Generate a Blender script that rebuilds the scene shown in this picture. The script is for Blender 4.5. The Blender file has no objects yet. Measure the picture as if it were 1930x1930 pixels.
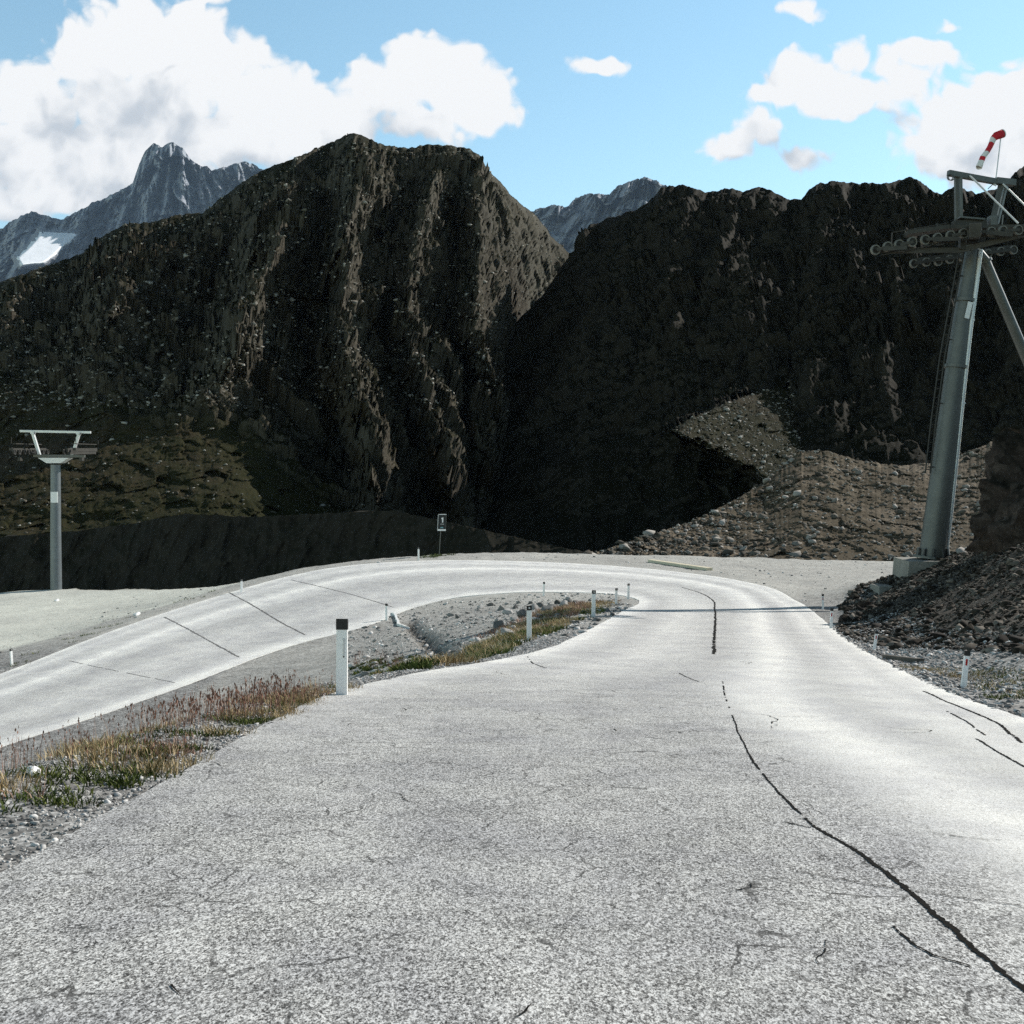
import bpy, bmesh, math, random
import numpy as np
from mathutils import Vector, Matrix

# ------------------------------------------------------------------ camera, sky, sun, exposure
SC = bpy.context.scene
COL = SC.collection
F = 2069.0            # focal length in photo pixels (photo 1930 px square)
CZ = 1.4              # eye height above the road at the viewer's feet
PITCH = math.atan(65.0 / F)
cam_d = bpy.data.cameras.new('camera')
cam_d.sensor_width = 36.0
cam_d.lens = 36.0 * F / 1930.0
cam_d.clip_start = 0.05
cam_d.clip_end = 60000.0
cam = bpy.data.objects.new('camera', cam_d)
COL.objects.link(cam)
cam.location = (0, 0, CZ)
cam.rotation_euler = (math.pi / 2 - PITCH, 0, 0)
SC.camera = cam

SUN_EL = math.radians(34.0)
SUN_AZ = math.radians(57.0)      # clockwise from straight ahead (+Y) towards the right (+X)
SKY_STRENGTH = 0.15
SUN_POWER = 3.9
SUN_DIR = Vector((math.sin(SUN_AZ) * math.cos(SUN_EL), math.cos(SUN_AZ) * math.cos(SUN_EL), math.sin(SUN_EL)))
sd = bpy.data.lights.new('sun', 'SUN')
sd.energy = SUN_POWER
sd.angle = math.radians(0.5)
sd.color = (1.0, 0.955, 0.89)
sun = bpy.data.objects.new('sun', sd)
COL.objects.link(sun)
sun.rotation_euler = SUN_DIR.to_track_quat('Z', 'Y').to_euler()
SC.view_settings.view_transform = 'Standard'
SC.view_settings.look = 'None'
SC.view_settings.exposure = 0.6
SC.view_settings.gamma = 1.0
SC.cycles.use_denoising = False
SC.cycles.max_bounces = 6
SC.cycles.volume_bounces = 0


def ray(px, py):
    """direction through a photo pixel, scaled so that its y (depth) is 1"""
    px = np.asarray(px, float); py = np.asarray(py, float)
    u = (px - 965.0) / F; v = (965.0 - py) / F
    c, s = math.cos(PITCH), math.sin(PITCH)
    y = c + v * s
    z = -s + v * c
    return np.stack([u / y, np.ones_like(y), z / y], -1)


def P(px, py, D):
    r = ray(px, py)
    p = r * np.asarray(D, float)[..., None] if np.ndim(D) else r * D
    p = p + np.array([0, 0, CZ])
    return p


# ------------------------------------------------------------------ noise
rng = np.random.default_rng(7)
_perm = rng.permutation(256).astype(np.int64)
_perm = np.concatenate([_perm, _perm, _perm])
_g = rng.normal(size=(256, 3)); _g /= np.linalg.norm(_g, axis=1)[:, None]


def perlin(p):
    p = np.asarray(p, float)
    i = np.floor(p).astype(np.int64); f = p - i
    i &= 255
    w = f * f * f * (f * (f * 6 - 15) + 10)
    out = 0
    for dx in (0, 1):
        wx = w[..., 0] if dx else 1 - w[..., 0]
        a = _perm[i[..., 0] + dx]
        for dy in (0, 1):
            wy = w[..., 1] if dy else 1 - w[..., 1]
            b = _perm[a + i[..., 1] + dy]
            for dz in (0, 1):
                wz = w[..., 2] if dz else 1 - w[..., 2]
                g = _g[_perm[b + i[..., 2] + dz]]
                d = g[..., 0] * (f[..., 0] - dx) + g[..., 1] * (f[..., 1] - dy) + g[..., 2] * (f[..., 2] - dz)
                out = out + wx * wy * wz * d
    return out * 1.6


def fbm(p, octs=5, gain=0.5, lac=2.03):
    a, s, t = 1.0, 0.0, 0.0
    p = np.array(p, float)
    for _ in range(octs):
        s = s + a * perlin(p); t += a
        a *= gain; p = p * lac + 17.3
    return s / t


def ridged(p, octs=5, gain=0.5, lac=2.03):
    a, s, t = 1.0, 0.0, 0.0
    p = np.array(p, float)
    for _ in range(octs):
        n = 1 - np.abs(perlin(p)) * 1.7
        s = s + a * n; t += a
        a *= gain; p = p * lac + 31.7
    return s / t


def facets(p, seed=0, tilt=1.0):
    """broken-rock relief: every cell is a plane with its own tilt"""
    p = np.asarray(p, float)
    sh = p.shape[:-1]
    q = p.reshape(-1, 3)
    q = q + 0.22 * np.stack([perlin(q * 1.3 + 3.1), perlin(q * 1.3 + 13.7), perlin(q * 1.3 + 27.9)], -1)
    i0 = np.floor(q).astype(np.int64)
    best = np.full(len(q), 1e9); val = np.zeros(len(q))
    for dx in (-1, 0, 1):
        for dy in (-1, 0, 1):
            for dz in (-1, 0, 1):
                c = i0 + np.array([dx, dy, dz])
                h = _perm[(_perm[(_perm[(c[:, 0] + seed) & 255] + c[:, 1]) & 255] + c[:, 2]) & 255]
                h2 = _perm[h + 101]
                jit = 0.5 + 0.42 * _g[h]
                r = q - (c + jit)
                d = (r * r).sum(-1)
                m = d < best
                best = np.where(m, d, best)
                g = _g[h2]
                val = np.where(m, (r * g).sum(-1) * tilt + 0.35 * _g[_perm[h2 + 57]][:, 0], val)
    return val.reshape(sh)


def smooth(x, a, b):
    t = np.clip((x - a) / (b - a), 0, 1)
    return t * t * (3 - 2 * t)


# ------------------------------------------------------------------ mesh helpers
def raw_mesh(name, verts, faces, mats, parent=None, smooth_shade=False, mat_idx=None):
    """faces: array (M,3) or (M,4), or a list of lists"""
    me = bpy.data.meshes.new(name)
    verts = np.asarray(verts, np.float32)
    if isinstance(faces, np.ndarray):
        k = faces.shape[1]; m = len(faces)
        me.vertices.add(len(verts)); me.vertices.foreach_set('co', verts.ravel())
        me.loops.add(m * k); me.loops.foreach_set('vertex_index', faces.astype(np.int32).ravel())
        me.polygons.add(m)
        me.polygons.foreach_set('loop_start', np.arange(0, m * k, k, dtype=np.int32))
        me.update(calc_edges=True)
    else:
        me.from_pydata([tuple(v) for v in verts.tolist()], [], faces)
    me.validate()
    for mt in (mats if isinstance(mats, (list, tuple)) else [mats]):
        me.materials.append(mt)
    if mat_idx is not None:
        me.polygons.foreach_set('material_index', np.asarray(mat_idx, np.int32))
    if smooth_shade:
        me.polygons.foreach_set('use_smooth', np.ones(len(me.polygons), bool))
    me.update()
    o = bpy.data.objects.new(name, me)
    COL.objects.link(o)
    if parent is not None:
        o.parent = parent
    return o


def set_attr(o, name, vals):
    a = o.data.attributes.new(name, 'FLOAT', 'POINT')
    a.data.foreach_set('value', np.asarray(vals, np.float32).ravel())


def grid_faces(nr, nc):
    r, c = np.meshgrid(np.arange(nr - 1), np.arange(nc - 1), indexing='ij')
    a = r * nc + c
    return np.stack([a, a + 1, a + nc + 1, a + nc], -1).reshape(-1, 4)


class MB:
    """collects shapes and links them as ONE mesh object"""
    def __init__(self):
        self.v = []; self.f = []; self.m = []

    def add(self, vs, fs, mi=0):
        o = len(self.v)
        self.v += [tuple(map(float, x)) for x in vs]
        self.f += [[i + o for i in f] for f in fs]
        self.m += [mi] * len(fs)
        return self

    def box(self, c, size, rot=None, mi=0, bev=0.0):
        bm = bmesh.new()
        bmesh.ops.create_cube(bm, size=1.0)
        for v in bm.verts:
            v.co = Vector((v.co.x * size[0], v.co.y * size[1], v.co.z * size[2]))
        if bev > 0:
            bmesh.ops.bevel(bm, geom=bm.edges[:], offset=bev, segments=2, affect='EDGES', profile=0.7)
        bm.verts.index_update()
        R = rot if rot is not None else Matrix.Identity(3)
        vs = [R @ v.co + Vector(c) for v in bm.verts]
        fs = [[v.index for v in f.verts] for f in bm.faces]
        bm.free()
        return self.add(vs, fs, mi)

    def beam(self, a, b, w, h, mi=0, bev=0.0, up=(0, 0, 1)):
        a, b = Vector(a), Vector(b)
        d = (b - a); L = d.length; d.normalize()
        u = Vector(up)
        if abs(d.dot(u)) > 0.98:
            u = Vector((0, 1, 0))
        x = d.cross(u).normalized(); z = x.cross(d).normalized()
        R = Matrix((x, d, z)).transposed()
        return self.box((a + b) / 2, (w, L, h), R, mi, bev)

    def tube(self, pts, radii, n=12, mi=0, caps=True):
        pts = [Vector(p) for p in pts]
        if not hasattr(radii, '__len__'):
            radii = [radii] * len(pts)
        vs = []; fs = []
        prev = None
        for i, p in enumerate(pts):
            d = (pts[min(i + 1, len(pts) - 1)] - pts[max(i - 1, 0)]).normalized()
            if prev is None:
                x = d.orthogonal().normalized()
            else:
                x = (prev - d * prev.dot(d)).normalized()
            prev = x
            y = d.cross(x)
            for k in range(n):
                a = 2 * math.pi * k / n
                vs.append(p + (x * math.cos(a) + y * math.sin(a)) * radii[i])
        for i in range(len(pts) - 1):
            for k in range(n):
                k2 = (k + 1) % n
                fs.append([i * n + k, i * n + k2, (i + 1) * n + k2, (i + 1) * n + k])
        if caps:
            fs.append(list(range(n))[::-1]); fs.append([(len(pts) - 1) * n + k for k in range(n)])
        return self.add(vs, fs, mi)

    def lathe(self, centre, axis, prof, n=20, mi=0):
        """prof: list of (distance along axis, radius)"""
        c = Vector(centre); d = Vector(axis).normalized()
        x = d.orthogonal().normalized(); y = d.cross(x)
        vs = []; fs = []
        for (t, r) in prof:
            for k in range(n):
                a = 2 * math.pi * k / n
                vs.append(c + d * t + (x * math.cos(a) + y * math.sin(a)) * r)
        for i in range(len(prof) - 1):
            for k in range(n):
                k2 = (k + 1) % n
                fs.append([i * n + k, i * n + k2, (i + 1) * n + k2, (i + 1) * n + k])
        return self.add(vs, fs, mi)

    def prism(self, outline, z0, z1, top=None, mi=0):
        """outline: list of (x,y); top: optional second outline"""
        n = len(outline); top = top or outline
        vs = [(x, y, z0) for x, y in outline] + [(x, y, z1) for x, y in top]
        fs = [[i, (i + 1) % n, n + (i + 1) % n, n + i] for i in range(n)]
        fs += [list(range(n))[::-1], [n + i for i in range(n)]]
        return self.add(vs, fs, mi)

    def build(self, name, mats, parent=None, smooth_angle=None):
        o = raw_mesh(name, np.array(self.v), self.f, mats, parent, mat_idx=self.m)
        bm = bmesh.new(); bm.from_mesh(o.data)
        bmesh.ops.recalc_face_normals(bm, faces=bm.faces[:])
        bm.to_mesh(o.data); bm.free()
        if smooth_angle:
            o.data.polygons.foreach_set('use_smooth', np.ones(len(o.data.polygons), bool))
            try:
                o.data.set_sharp_from_angle(angle=math.radians(smooth_angle))
            except Exception:
                pass
        return o


def tag(o, label=None, cat=None, group=None, kind=None):
    if label: o['label'] = label
    if cat: o['category'] = cat
    if group: o['group'] = group
    if kind: o['kind'] = kind
    return o


def thing(name, label, cat, loc=(0, 0, 0), group=None, rotz=0.0):
    o = bpy.data.objects.new(name, None)
    o.empty_display_size = 0.3
    COL.objects.link(o)
    o.location = loc; o.rotation_euler = (0, 0, rotz)
    return tag(o, label, cat, group)


def copy_tree(o, parent=None):
    c = o.copy(); COL.objects.link(c)
    if parent is not None:
        c.parent = parent
        c.matrix_parent_inverse = o.matrix_parent_inverse
    for ch in list(o.children):
        copy_tree(ch, c)
    return c


def local(parts_root, pts):
    L = parts_root.location
    return [Vector(p) - L for p in pts]


# ------------------------------------------------------------------ material helpers
class NT:
    def __init__(self, name):
        self.m = bpy.data.materials.new(name); self.m.use_nodes = True
        self.t = self.m.node_tree; self.t.nodes.clear()
        self.out = self.t.nodes.new('ShaderNodeOutputMaterial')
        self.b = self.t.nodes.new('ShaderNodeBsdfPrincipled')
        self.t.links.new(self.b.outputs[0], self.out.inputs[0])
        self._obj = None

    def n(self, typ, **kw):
        nd = self.t.nodes.new(typ)
        for k, v in kw.items():
            setattr(nd, k, v)
        return nd

    def put(self, sock, v):
        if hasattr(v, 'is_output') or isinstance(v, bpy.types.NodeSocket):
            self.t.links.new(v, sock)
        else:
            sock.default_value = v

    def pos(self):
        if self._obj is None:
            self._obj = self.n('ShaderNodeNewGeometry').outputs['Position']
        return self._obj

    def obj(self):
        return self.n('ShaderNodeTexCoord').outputs['Object']

    def scale(self, vec, s):
        nd = self.n('ShaderNodeVectorMath', operation='MULTIPLY')
        self.put(nd.inputs[0], vec); nd.inputs[1].default_value = s
        return nd.outputs[0]

    def noise(self, vec, scale, detail=4, rough=0.55, dist=0.0):
        nd = self.n('ShaderNodeTexNoise')
        self.put(nd.inputs['Vector'], vec)
        nd.inputs['Scale'].default_value = scale; nd.inputs['Detail'].default_value = detail
        nd.inputs['Roughness'].default_value = rough; nd.inputs['Distortion'].default_value = dist
        return nd.outputs[0]

    def voro(self, vec, scale, feature='F1', out='Distance', rnd=1.0):
        nd = self.n('ShaderNodeTexVoronoi', feature=feature)
        self.put(nd.inputs['Vector'], vec)
        nd.inputs['Scale'].default_value = scale
        nd.inputs['Randomness'].default_value = rnd
        return nd.outputs[out]

    def math(self, op, a, b=None, clamp=False):
        nd = self.n('ShaderNodeMath', operation=op, use_clamp=clamp)
        self.put(nd.inputs[0], a)
        if b is not None: self.put(nd.inputs[1], b)
        return nd.outputs[0]

    def ramp(self, f, stops, interp='LINEAR'):
        nd = self.n('ShaderNodeValToRGB')
        cr = nd.color_ramp; cr.interpolation = interp
        while len(cr.elements) < len(stops): cr.elements.new(0.5)
        for e, (p, c) in zip(cr.elements, stops):
            e.position = p; e.color = (c[0], c[1], c[2], 1) if hasattr(c, '__len__') else (c, c, c, 1)
        self.put(nd.inputs[0], f)
        return nd.outputs[0]

    def mix(self, f, a, b, blend='MIX'):
        nd = self.n('ShaderNodeMix', data_type='RGBA', blend_type=blend)
        self.put(nd.inputs[0], f)
        self.put(nd.inputs[6], a if not isinstance(a, tuple) else (*a[:3], 1))
        self.put(nd.inputs[7], b if not isinstance(b, tuple) else (*b[:3], 1))
        return nd.outputs[2]

    def attr(self, name):
        return self.n('ShaderNodeAttribute', attribute_name=name).outputs['Fac']

    def bump(self, h, strength=0.5, dist=0.02, normal=None):
        nd = self.n('ShaderNodeBump')
        nd.inputs['Strength'].default_value = strength; nd.inputs['Distance'].default_value = dist
        self.put(nd.inputs['Height'], h)
        if normal is not None: self.put(nd.inputs['Normal'], normal)
        return nd.outputs[0]

    def done(self, col=None, rough=0.85, normal=None, metal=0.0, spec=0.3):
        if col is not None:
            self.put(self.b.inputs['Base Color'], col if not isinstance(col, tuple) else (*col[:3], 1))
        self.put(self.b.inputs['Roughness'], rough)
        self.b.inputs['Metallic'].default_value = metal
        self.b.inputs['Specular IOR Level'].default_value = spec
        if normal is not None: self.put(self.b.inputs['Normal'], normal)
        return self.m


def simple(name, col, rough=0.6, metal=0.0, var=0.25, scale=6.0, bump=0.15, spec=0.4):
    t = NT(name)
    p = t.obj()
    a = t.noise(p, scale, 6, 0.65)
    b = t.noise(p, scale * 9, 3, 0.6)
    f = t.math('ADD', t.math('MULTIPLY', a, 0.65), t.math('MULTIPLY', b, 0.35))
    lo = tuple(c * (1 - var) for c in col); hi = tuple(min(1, c * (1 + var)) for c in col)
    c = t.ramp(f, [(0.3, lo), (0.7, hi)])
    return t.done(c, rough, t.bump(b, bump, 0.004), metal, spec)


# ------------------------------------------------------------------ world: sky with cumulus
def build_world():
    w = bpy.data.worlds.new('World'); SC.world = w
    w.use_nodes = True
    t = w.node_tree; t.nodes.clear()
    L = t.links.new

    # cloud density as a function of direction, in a node group so it can be sampled twice
    g = bpy.data.node_groups.new('cloud_density', 'ShaderNodeTree')
    g.interface.new_socket('uv', in_out='INPUT', socket_type='NodeSocketVector')
    g.interface.new_socket('density', in_out='OUTPUT', socket_type='NodeSocketFloat')
    gi = g.nodes.new('NodeGroupInput'); go = g.nodes.new('NodeGroupOutput')

    def vm(op, a, b=None):
        nd = g.nodes.new('ShaderNodeVectorMath'); nd.operation = op
        for k, v in enumerate((a, b)):
            if v is None: continue
            if isinstance(v, tuple): nd.inputs[k].default_value = v
            else: g.links.new(v, nd.inputs[k])
        return nd

    def mm(op, a, b=None, clamp=False):
        nd = g.nodes.new('ShaderNodeMath'); nd.operation = op; nd.use_clamp = clamp
        for k, v in enumerate((a, b)):
            if v is None: continue
            if isinstance(v, (int, float)): nd.inputs[k].default_value = v
            else: g.links.new(v, nd.inputs[k])
        return nd.outputs[0]

    def nz(vec, scale, detail, rough):
        nd = g.nodes.new('ShaderNodeTexNoise'); nd.noise_dimensions = '2D'
        g.links.new(vec, nd.inputs['Vector'])
        nd.inputs['Scale'].default_value = scale; nd.inputs['Detail'].default_value = detail
        nd.inputs['Roughness'].default_value = rough
        return nd

    uv = gi.outputs[0]
    warp = nz(uv, 9.0, 3, 0.6)
    wv = vm('SUBTRACT', warp.outputs['Color'], (0.5, 0.5, 0.5)).outputs[0]
    wv = vm('MULTIPLY', wv, (0.055, 0.045, 0.0)).outputs[0]
    p = vm('ADD', uv, wv).outputs[0]
    blobs = CLOUDS
    acc = None
    for (bx, by, rx, ry) in blobs:
        r = ray(bx, by); cu, cv = float(r[0]), float(r[2])
        q = vm('SUBTRACT', p, (cu, cv, 0.0)).outputs[0]
        q = vm('MULTIPLY', q, (F / rx, F / ry, 0.0)).outputs[0]
        d = vm('LENGTH', q).outputs['Value']
        val = mm('MULTIPLY', mm('SUBTRACT', 1.0, d), min(1.0, (rx + ry) / 2.0 / 70.0))
        if acc is None: acc = val
        else:
            nd = g.nodes.new('ShaderNodeMath'); nd.operation = 'SMOOTH_MAX'
            g.links.new(acc, nd.inputs[0]); g.links.new(val, nd.inputs[1]); nd.inputs[2].default_value = 0.22
            acc = nd.outputs[0]
    big = nz(p, 14.0, 10, 0.60).outputs[0]
    vo = g.nodes.new('ShaderNodeTexVoronoi'); vo.voronoi_dimensions = '2D'; vo.feature = 'SMOOTH_F1'
    g.links.new(p, vo.inputs['Vector']); vo.inputs['Scale'].default_value = 34.0
    vo.inputs['Smoothness'].default_value = 0.35
    puff = mm('SUBTRACT', 0.5, vo.outputs['Distance'])
    vo2 = g.nodes.new('ShaderNodeTexVoronoi'); vo2.voronoi_dimensions = '2D'; vo2.feature = 'F1'
    g.links.new(p, vo2.inputs['Vector']); vo2.inputs['Scale'].default_value = 85.0
    puff2 = mm('SUBTRACT', 0.5, vo2.outputs['Distance'])
    d = mm('ADD', acc, mm('MULTIPLY', mm('SUBTRACT', big, 0.5), 1.0))
    d = mm('ADD', d, mm('MULTIPLY', puff, 0.42))
    d = mm('ADD', d, mm('MULTIPLY', puff2, 0.22))
    g.links.new(d, go.inputs[0])

    tc = t.nodes.new('ShaderNodeTexCoord')
    sep = t.nodes.new('ShaderNodeSeparateXYZ'); L(tc.outputs['Generated'], sep.inputs[0])

    def wm(op, a, b=None, clamp=False):
        nd = t.nodes.new('ShaderNodeMath'); nd.operation = op; nd.use_clamp = clamp
        for k, v in enumerate((a, b)):
            if v is None: continue
            if isinstance(v, (int, float)): nd.inputs[k].default_value = v
            else: L(v, nd.inputs[k])
        return nd.outputs[0]
    yy = wm('MAXIMUM', sep.outputs[1], 0.08)
    cmb = t.nodes.new('ShaderNodeCombineXYZ')
    L(wm('DIVIDE', sep.outputs[0], yy), cmb.inputs[0]); L(wm('DIVIDE', sep.outputs[2], yy), cmb.inputs[1])

    def dens(off):
        nd = t.nodes.new('ShaderNodeGroup'); nd.node_tree = g
        if off is None:
            L(cmb.outputs[0], nd.inputs[0])
        else:
            a = t.nodes.new('ShaderNodeVectorMath'); a.operation = 'ADD'
            L(cmb.outputs[0], a.inputs[0]); a.inputs[1].default_value = off
            L(a.outputs[0], nd.inputs[0])
        return nd.outputs[0]
    d0 = dens(None)
    d1 = dens((0.030, 0.060, 0.0))
    front = wm('GREATER_THAN', sep.outputs[1], 0.1)
    mr = t.nodes.new('ShaderNodeMapRange'); mr.interpolation_type = 'SMOOTHSTEP'
    L(d0, mr.inputs[0]); mr.inputs[1].default_value = 0.04; mr.inputs[2].default_value = 0.36
    alpha = wm('MULTIPLY', mr.outputs[0], front)
    # thicker cloud between this point and the sun = greyer
    sh = t.nodes.new('ShaderNodeMapRange'); sh.interpolation_type = 'SMOOTHSTEP'
    L(wm('ADD', d1, wm('MULTIPLY', d0, -0.35)), sh.inputs[0]); sh.inputs[1].default_value = 0.08; sh.inputs[2].default_value = 0.95
    rampc = t.nodes.new('ShaderNodeValToRGB')
    e = rampc.color_ramp.elements
    e[0].position = 0.0; e[0].color = (1.0, 1.0, 1.0, 1)
    e[1].position = 1.0; e[1].color = (0.60, 0.645, 0.70, 1)
    L(sh.outputs[0], rampc.inputs[0])
    sky = t.nodes.new('ShaderNodeTexSky'); sky.sky_type = 'NISHITA'
    sky.sun_disc = False
    sky.sun_elevation = SUN_EL; sky.sun_rotation = SUN_AZ
    sky.altitude = 2300.0; sky.air_density = 1.0; sky.dust_density = 0.6; sky.ozone_density = 1.0
    tint = t.nodes.new('ShaderNodeMix'); tint.data_type = 'RGBA'; tint.blend_type = 'MULTIPLY'
    tint.inputs[0].default_value = 1.0
    L(sky.outputs[0], tint.inputs[6])
    # thin bright haze low in the sky, overhead dimmed to cut blue ambient light
    el = t.nodes.new('ShaderNodeValToRGB'); L(sep.outputs[2], el.inputs[0])
    ee = el.color_ramp.elements
    ee[0].position = 0.0; ee[0].color = SKY_LOW
    ee[1].position = 0.85; ee[1].color = SKY_HIGH
    x_ = ee.new(0.40); x_.color = SKY_MID
    x_ = ee.new(0.58); x_.color = (0.62, 0.50, 0.33, 1)
    L(el.outputs[0], tint.inputs[7])
    b1 = t.nodes.new('ShaderNodeBackground'); L(tint.outputs[2], b1.inputs[0]); b1.inputs[1].default_value = SKY_STRENGTH
    b2 = t.nodes.new('ShaderNodeBackground'); L(rampc.outputs[0], b2.inputs[0]); b2.inputs[1].default_value = 0.655
    mx = t.nodes.new('ShaderNodeMixShader'); L(alpha, mx.inputs[0]); L(b1.outputs[0], mx.inputs[1]); L(b2.outputs[0], mx.inputs[2])
    o = t.nodes.new('ShaderNodeOutputWorld'); L(mx.outputs[0], o.inputs[0])


SKY_LOW = (1.06, 1.04, 0.78, 1)
SKY_MID = (1.04, 1.17, 0.95, 1)
SKY_HIGH = (0.50, 0.42, 0.30, 1)
CLOUDS = [  # photo pixel of the centre, radii
    (300, 85, 170, 110), (165, 120, 100, 90), (425, 130, 110, 100), (50, 200, 110, 90), (530, 205, 120, 80),
    (260, 220, 260, 100), (90, 290, 170, 80), (470, 260, 200, 70), (820, 140, 95, 70), (740, 180, 130, 65),
    (900, 185, 95, 65), (640, 235, 130, 55), (800, 245, 110, 35), (30, 395, 100, 34), (210, 330, 260, 62), (120, 372, 170, 44),
    (1545, 150, 95, 60), (1620, 190, 95, 45), (1470, 178, 75, 25), (1590, 110, 50, 35),
    (1745, 110, 75, 40), (1715, 155, 60, 50), (1800, 110, 50, 25), (1690, 130, 40, 40),
    (1840, 240, 160, 90), (1915, 180, 110, 70), (1740, 290, 90, 45), (1900, 310, 150, 60),
    (1420, 252, 52, 42), (1355, 285, 55, 28), (1515, 297, 45, 28), (1120, 117, 75, 20), (1525, 22, 60, 22),
    (1895, 118, 32, 26), (1770, 48, 34, 20), (390, 2, 80, 18), (-150, 250, 200, 150), (2100, 200, 200, 160),
]
build_world()

# ------------------------------------------------------------------ road ribbon (stations: inner edge, outer edge)
def plane_pt(px, py):
    r = ray(px, py); D = 1.4 / (-r[2] - 0.1)
    return (r[0] * D, D, -0.1 * D)


def dpt(px, py, d):
    r = ray(px, py); D = d / -r[2]
    return (float(r[0] * D), float(D), CZ - d)


STN = [((-2.75, -24, 2.4), (5.2, -24, 2.4)), ((-2.72, -8, .8), (5.2, -8, .8)), ((-2.7, 0, 0), (5.25, 0, 0)), (plane_pt(0, 1660), (5.3, 5.4, -.58)),
       (plane_pt(330, 1470), (5.38, 8.2, -.88)), (plane_pt(640, 1308), dpt(1850, 1332, 2.85)), (plane_pt(1000, 1234), dpt(1668, 1250, 3.85)),
       (dpt(1110, 1189, 4.8), dpt(1592, 1204, 5.0)), (dpt(1180, 1150, 5.85), dpt(1547, 1166, 6.05)), (dpt(1204, 1138, 6.6), dpt(1500, 1133, 6.7)),
       (dpt(1192, 1128, 6.95), dpt(1430, 1103, 7.05)), (dpt(1150, 1120, 7.05), dpt(1330, 1085, 7.1)), (dpt(1060, 1117, 7.1), dpt(1150, 1067, 6.9)),
       (dpt(950, 1119, 7.25), dpt(900, 1057, 6.6)), (dpt(850, 1129, 7.5), dpt(760, 1059, 6.62)), (dpt(770, 1150, 7.85), dpt(640, 1069, 6.9)),
       (dpt(700, 1178, 8.1), dpt(540, 1088, 7.4)), (dpt(560, 1215, 8.5), dpt(400, 1128, 8.2)), (dpt(330, 1300, 8.95), dpt(180, 1202, 8.95)),
       (dpt(150, 1362, 9.2), dpt(0, 1272, 9.45)), (dpt(0, 1410, 9.35), dpt(-200, 1345, 9.8))]
STN = np.array([[list(a), list(b)] for a, b in STN], float)
_dv = (STN[-1] - STN[-2]).mean(0); _dv /= np.linalg.norm(_dv)
STN = np.concatenate([STN, [STN[-1] + _dv * 14, STN[-1] + _dv * 34]])


def spline(c, step):
    """cubic Hermite through stations, tangents from chord lengths"""
    c = np.asarray(c, float)
    n = len(c)
    mid = c.reshape(n, -1, c.shape[-1]).mean(1)[:, :2]
    h = np.maximum(np.linalg.norm(np.diff(mid, axis=0), axis=1), 1e-6)
    sl = np.diff(c, axis=0) / h.reshape((-1,) + (1,) * (c.ndim - 1))
    m = np.empty_like(c); m[0] = sl[0]; m[-1] = sl[-1]
    for i in range(1, n - 1):
        m[i] = (sl[i - 1] * h[i] + sl[i] * h[i - 1]) / (h[i] + h[i - 1])
    out = []
    for i in range(n - 1):
        k = max(2, int(math.ceil(h[i] / step)))
        for t in np.arange(k) / k:
            t2, t3 = t * t, t * t * t
            out.append((2 * t3 - 3 * t2 + 1) * c[i] + (t3 - 2 * t2 + t) * h[i] * m[i] + (-2 * t3 + 3 * t2) * c[i + 1] + (t3 - t2) * h[i] * m[i + 1])
    out.append(c[-1])
    return np.array(out)


RIB = spline(STN, 0.35)           # (S,2,3)
_s = np.concatenate([[0], np.cumsum(np.linalg.norm(np.diff(RIB[:, :, :2].mean(1), axis=0), axis=1))])
RIB0 = RIB.copy()
for side in (0, 1):               # uneven asphalt edge
    wob = 0.10 * fbm(np.stack([_s * 0.45, _s * 0 + side * 9.1, _s * 0], -1), 5, 0.6)
    nrm = RIB0[:, 1, :2] - RIB0[:, 0, :2]; nrm = nrm / np.linalg.norm(nrm, axis=1)[:, None]
    RIB[:, side, :2] += nrm * wob[:, None]
NC = 28
tt = np.linspace(0, 1, NC)
RX = RIB[:, 0, None, 0] * (1 - tt) + RIB[:, 1, None, 0] * tt
RY = RIB[:, 0, None, 1] * (1 - tt) + RIB[:, 1, None, 1] * tt
RZ = RIB[:, 0, None, 2] * (1 - tt) + RIB[:, 1, None, 2] * tt + 0.04
ROAD_POLY = np.concatenate([RIB[:, 0, :2], RIB[::-1, 1, :2]])

# ------------------------------------------------------------------ terrain surface near the road
CP = []      # x, y, z
_k = 0.0
for i in range(len(RIB0)):
    if _s[i] >= _k:
        _k = _s[i] + 3.6
        for t in (-0.06, 0.25, 0.75, 1.06):
            CP.append(tuple(RIB0[i, 0] * (1 - t) + RIB0[i, 1] * t))
for (px, py, d) in [
    (900, 1170, 6.7), (950, 1200, 5.6), (850, 1200, 6.8), (700, 1215, 8.0), (720, 1240, 7.2), (800, 1235, 6.3), (1050, 1150, 6.7), (1140, 1150, 6.1),
    (0, 1118, 9.7), (107, 1110, 9.6), (400, 1107, 8.6), (250, 1150, 9.2), (100, 1200, 9.5),
    (-200, 1200, 10.0), (-200, 1120, 10.2),
    (800, 1047, 6.45), (1000, 1043, 6.6), (1100, 1045, 6.8), (1300, 1051, 7.1), (1690, 1060, 7.5), (1930, 1062, 7.5),
    (1500, 1090, 7.2), (1600, 1110, 7.2), (1551, 1150, 6.6), (1650, 1130, 6.4),
    (1640, 1228, 4.4), (1815, 1293, 3.5), (1930, 1385, 2.7), (1690, 1110, 5.75), (1775, 1054, 4.45), (1870, 1040, 3.9), (1930, 1000, 2.7),
    (1800, 1200, 3.7), (1750, 1160, 4.5), (1930, 1240, 3.1), (1930, 1130, 3.3), (1640, 1135, 5.5), (1720, 1090, 5.3),
]:
    CP.append(dpt(px, py, d))
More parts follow.
